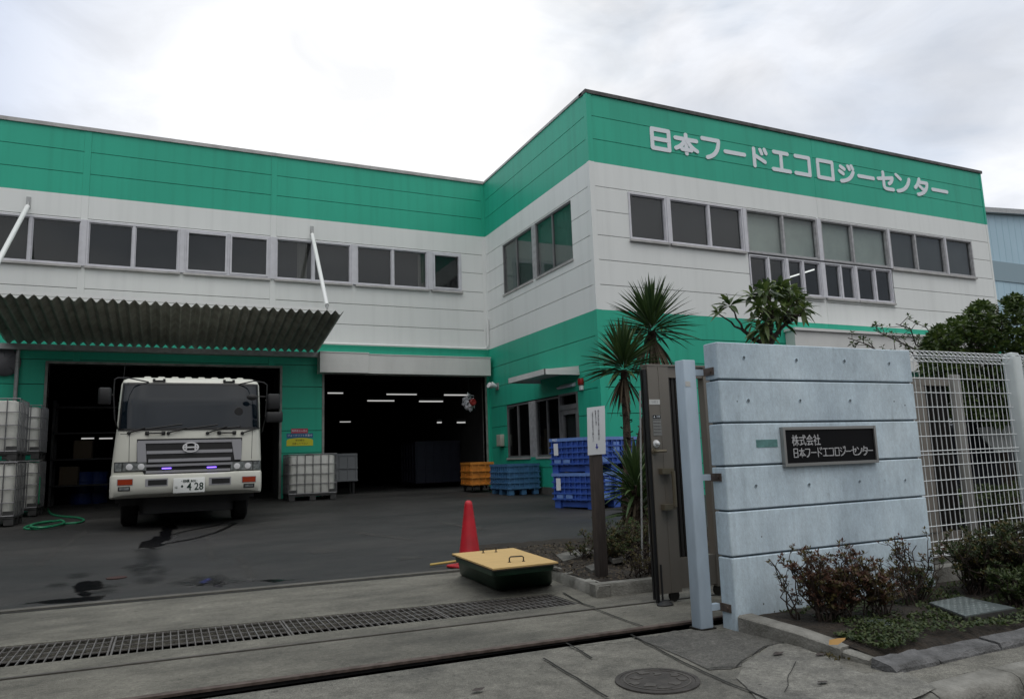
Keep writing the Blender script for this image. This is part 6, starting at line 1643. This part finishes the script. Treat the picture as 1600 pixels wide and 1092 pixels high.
for i, (x, y, dy, nl) in enumerate(tips):
    p = atY(x, y, yq + dy); st = mid[0] if x < 1165 else mid[1] if x < 1215 else mid[2]
    branchy(mb, st, p, .012, .006, .08)
    ax = (p - st).normalized() + Vector((0, -.15, .7))
    rosette(lf, p, ax, nl, rnd.uniform(.13, .18) if i else .20, rnd.uniform(.04, .054), .35, 1.75, droop=.35, fold=.25, seg=3)
mb.build('trunk', M['bark'], LQ); lf.build('crown', LM['loquat'], LQ)
# ---- clipped tree over the fence
yq = 6.2; root = atY(1560, 640, yq); root.z = .1
BT = thing('clipped_tree', 'broad dark green small-leaved tree spreading over the mesh fence at right', 'tree', (root.x, yq, .08))
mb = MB(); lf = MB(); fk = atY(1545, 585, yq); branchy(mb, root, fk, .07, .05, .02)
fk2 = atY(1610, 570, yq); branchy(mb, root, fk2, .06, .04, .02)
fk3 = atY(1475, 572, yq); branchy(mb, fk, fk3, .03, .02, .05)
def tipset(n, test, x0, x1, y0, y1, dy):
    o = []
    while len(o) < n:
        x, y = rnd.uniform(x0, x1), rnd.uniform(y0, y1)
        if test(x, y): o.append((x, y, rnd.uniform(-dy, dy)))
    return o
dense = tipset(2300, lambda x, y: y > 478 + 42 * max(0, (1535 - x) / 78) ** 1.4 - 14 * min(1, max(0, (x - 1530) / 60)) + 6 * math.sin(x * .11) and y < 665 - .2 * abs(x - 1560) and mnoise.noise(Vector((x * .04, y * .06, 3))) > -.42, 1440, 1700, 452, 665, .6)
for x, y, dy in dense:
    p = atY(x, y, yq + dy); c = fk if x < 1575 else fk2
    if rnd.random() < .10: branchy(mb, c.lerp(p, rnd.uniform(.3, .55)) + rv() * .05, p, .008, .003, .06, 3)
    rosette(lf, p, (p - c).normalized() + Vector((0, -.2, .9)), rnd.randint(9, 12), .098, .042, .3, 1.6, droop=.2, seg=1)
for c, a_, b_ in ((fk, 1500, 500), (fk, 1530, 485), (fk, 1560, 480), (fk2, 1600, 475), (fk2, 1640, 475)): branchy(mb, c, atY(a_, b_, yq), .025, .008, .06)
# wispy arms to the left
for (x0, y0), (x1, y1), n in (((1475, 572), (1325, 528), 17), ((1475, 570), (1365, 515), 14), ((1478, 568), (1400, 506), 13), ((1480, 565), (1445, 508), 14), ((1480, 560), (1480, 520), 12), ((1490, 560), (1425, 545), 14)):
    a, b = atY(x0, y0, yq), atY(x1, y1, yq + rnd.uniform(-.3, .3)); pts = branchy(mb, a, b, .014, .005, .05, 5)
    for k in range(n):
        f_ = .3 + .7 * k / n; i = min(4, int(f_ * 5)); q = pts[i].lerp(pts[i + 1], f_ * 5 - i); p = q + Vector((rnd.uniform(-.15, .12), rnd.uniform(-.15, .15), rnd.uniform(-.03, .13)))
        mb.tube([q, p], [.005, .003], 4); rosette(lf, p, (p - q).normalized() + Vector((-.2, 0, .8)), rnd.randint(5, 9), .062, .025, .4, 1.6, droop=.2, seg=1)
mb.build('trunk', M['bark'], BT); lf.build('crown', LM['bush'], BT)
# ---- azaleas in front of the wall
def shrub(name, label, cat, px, pz, width, height, nstem, leaves, lm, lsize, depth=.15, lean=0, y=None, dens=1, group=None):
    b = atZ(px, pz, .08)
    t = thing(name, label, cat, (b.x, b.y, .06), 0, group); tw = MB(); lf = [MB() for _ in lm]
    for k in range(nstem):
        an = rnd.uniform(0, 6.28); p0 = b + Vector((rnd.uniform(-.25, .25) * width, rnd.uniform(-.3, .3) * depth, -.02))
        tip = b + Vector((lean + (k / max(1, nstem - 1) - .5) * width + rnd.uniform(-.04, .04), rnd.uniform(-1, .6) * depth, height * rnd.uniform(.6, 1.0)))
        pts = branchy(tw, p0, tip, .006, .0025, .09, 5)
        for j in range(int(6 * dens)):
            f_ = rnd.uniform(.3, 1); i = min(4, int(f_ * 5)); q = pts[i].lerp(pts[i + 1], f_ * 5 - i)
            d = (rv() + Vector((0, 0, .8))).normalized() * rnd.uniform(.05, .13) * (height / .5); e_ = q + d
            tw.tube([q, q + d * .5 + rv() * .01, e_], [.003, .0022, .0015], 4, False)
            for m_ in range(2):
                g_ = e_ + rv() * .035 * (height / .5); tw.tube([q + d * .6, g_], [.0018, .001], 3, False)
                if rnd.random() < leaves: rosette(lf[rnd.randrange(len(lm))], g_, Vector((rnd.gauss(0, .3), rnd.gauss(0, .3), 1)), rnd.randint(4, 6), lsize, lsize * .38, .3, 1.3, droop=.1, seg=1)
            if rnd.random() < leaves: rosette(lf[rnd.randrange(len(lm))], e_, Vector((rnd.gauss(0, .3), rnd.gauss(0, .3), 1)), rnd.randint(4, 7), lsize, lsize * .38, .3, 1.4, droop=.1, seg=1)
    tw.build('twigs', LM['twig'], t)
    for q, m_ in zip(lf, lm):
        if q.v: q.build('foliage', m_, t)
    return t
shrub('azalea_shrub', 'sparse leaning azalea twig at the left end of the row in front of the wall', 'shrub', 1242, 968, .16, .40, 4, .75, [LM['olive'], LM['red']], .032, .05, -.10, dens=.8)
shrub('azalea_shrub', 'wide twiggy azalea with reddish leaves in front of the name plaque wall', 'shrub', 1302, 968, .54, .39, 42, 1, [LM['red'], LM['red'], LM['olive']], .034, .16, dens=1.2)
shrub('azalea_shrub', 'olive-leaved twiggy azalea to the right of the reddish one', 'shrub', 1372, 962, .30, .30, 14, 1, [LM['olive'], LM['red']], .034, .12)
shrub('azalea_shrub', 'tall thin bare azalea near the right end of the wall', 'shrub', 1425, 945, .34, .47, 9, .7, [LM['olive'], LM['red']], .028, .10, -.04)
shrub('azalea_shrub', 'yellowish low azalea at the corner of wall and fence', 'shrub', 1432, 938, .38, .26, 14, .9, [LM['olive'], LM['hedge']], .032, .12)
shrub('hedge_shrub', 'dense dark green shrub in front of the fence left part', 'shrub', 1530, 925, .52, .40, 40, 1, [LM['hedge'], LM['olive'], LM['hedge']], .034, .2, dens=1.4)
shrub('hedge_shrub', 'dense shrub with olive top at the right picture edge below the fence', 'shrub', 1600, 925, .62, .46, 50, 1, [LM['olive'], LM['hedge'], LM['hedge']], .034, .22, dens=1.4)
shrub('hedge_shrub', 'low bright green plant right of the chequer plate cover', 'shrub', 1590, 945, .40, .22, 22, 1, [LM['weed']], .04, .15, dens=1.2)
# hedge behind the fence
hb = MB(); tw = MB()
for k in range(900):
    x = rnd.uniform(7.3, 11); p = Vector((x, 5.7 + rnd.uniform(-.3, .3), .12 + .5 * rnd.random() ** .6 + .04 * math.sin(x * 6)))
    rosette(hb, p, Vector((rnd.gauss(0, .4), -.4, 1)), 6, .06, .026, .3, 1.5, droop=.15, seg=1)
    if k % 4 == 0: tw.tube([(p.x, p.y, .08), p], [.006, .003], 4, False)
HG = thing('low_hedge', 'low green hedge growing behind the mesh fence', 'hedge', (9, 5.7, .08)); hb.build('foliage', LM['weed'], HG); tw.build('twigs', LM['twig'], HG)
# island shrubs and dry weeds
shrub('dry_shrub', 'low dry shrub with yellowish tips below the yucca', 'shrub', 985, 872, 1.1, .42, 36, .8, [LM['olive'], LM['weed']], .032, .3, dens=1.2)
shrub('dry_shrub', 'small brown dry shrub at the foot of the gate leaf', 'shrub', 1005, 900, .5, .24, 16, .5, [LM['olive']], .025, .2)
shrub('leafy_shrub', 'low green leafy shrub between the notice post and the gate', 'shrub', 962, 880, .5, .26, 22, 1, [LM['weed'], LM['olive']], .036, .25, dens=1.1)
shrub('dry_shrub', 'dry shrub at the left foot of the notice post', 'shrub', 915, 872, .5, .16, 12, .8, [LM['olive'], LM['weed']], .028, .2)
# ground cover
gc = MB()
for k in range(6500):
    x = 3.55 + 3.4 * rnd.random() ** 1.3; y = 2.97 + rnd.random() * .95
    if mnoise.noise(Vector((x * 2.6, y * 2.6, 7))) < -.30 + .2 * (y > 3.5): continue
    if x < 3.75 and y > 3.3: continue
    p = Vector((x, y, .07 + mnoise.noise(Vector((x * 2.2, y * 2.2, 1))) * .03 + rnd.uniform(0, .02)))
    for j in range(2): leaf(gc, p, Vector((rnd.gauss(0, 1), rnd.gauss(0, 1), rnd.uniform(.2, 1.2))), rnd.uniform(.02, .038), .016, .2, .1, seg=1)
tag(gc.build('ground_cover', LM['weed'], fix=False), 'low green weeds covering the soil in front of the wall and fence', 'weeds', kind='stuff')
gc = MB()
for k in range(5200):
    x = 3.35 + 3.6 * rnd.random(); y = 5.5 + 2.9 * rnd.random()
    p = Vector((x, y, .09 + mnoise.noise(Vector((x * 1.7, y * 1.7, 4))) * .03)); leaf(gc, p, Vector((rnd.gauss(0, 1), rnd.gauss(0, 1), rnd.uniform(0, .6))), rnd.uniform(.02, .05), .02, .2, .1, seg=1)
tag(gc.build('leaf_litter', LM['dry'], fix=False), 'dry leaves and grass scattered on the planter bed soil', 'leaf litter', kind='stuff')
mb = MB()
for x, y in ((1297, 1025), (1285, 1020), (1308, 1030), (1100, 948), (1130, 950)):
    p = atZ(x, y, 0)
    for k in range(14): leaf(mb, p + Vector((rnd.uniform(-.05, .05), rnd.uniform(-.05, .05), 0)), Vector((rnd.gauss(0, 1), rnd.gauss(0, 1), 1)), rnd.uniform(.02, .05), .012, .2, .1, seg=1)
tag(mb.build('weed_tufts', LM['olive'], fix=False), 'little weeds sprouting from the kerb joints by the wall', 'weeds', kind='stuff')
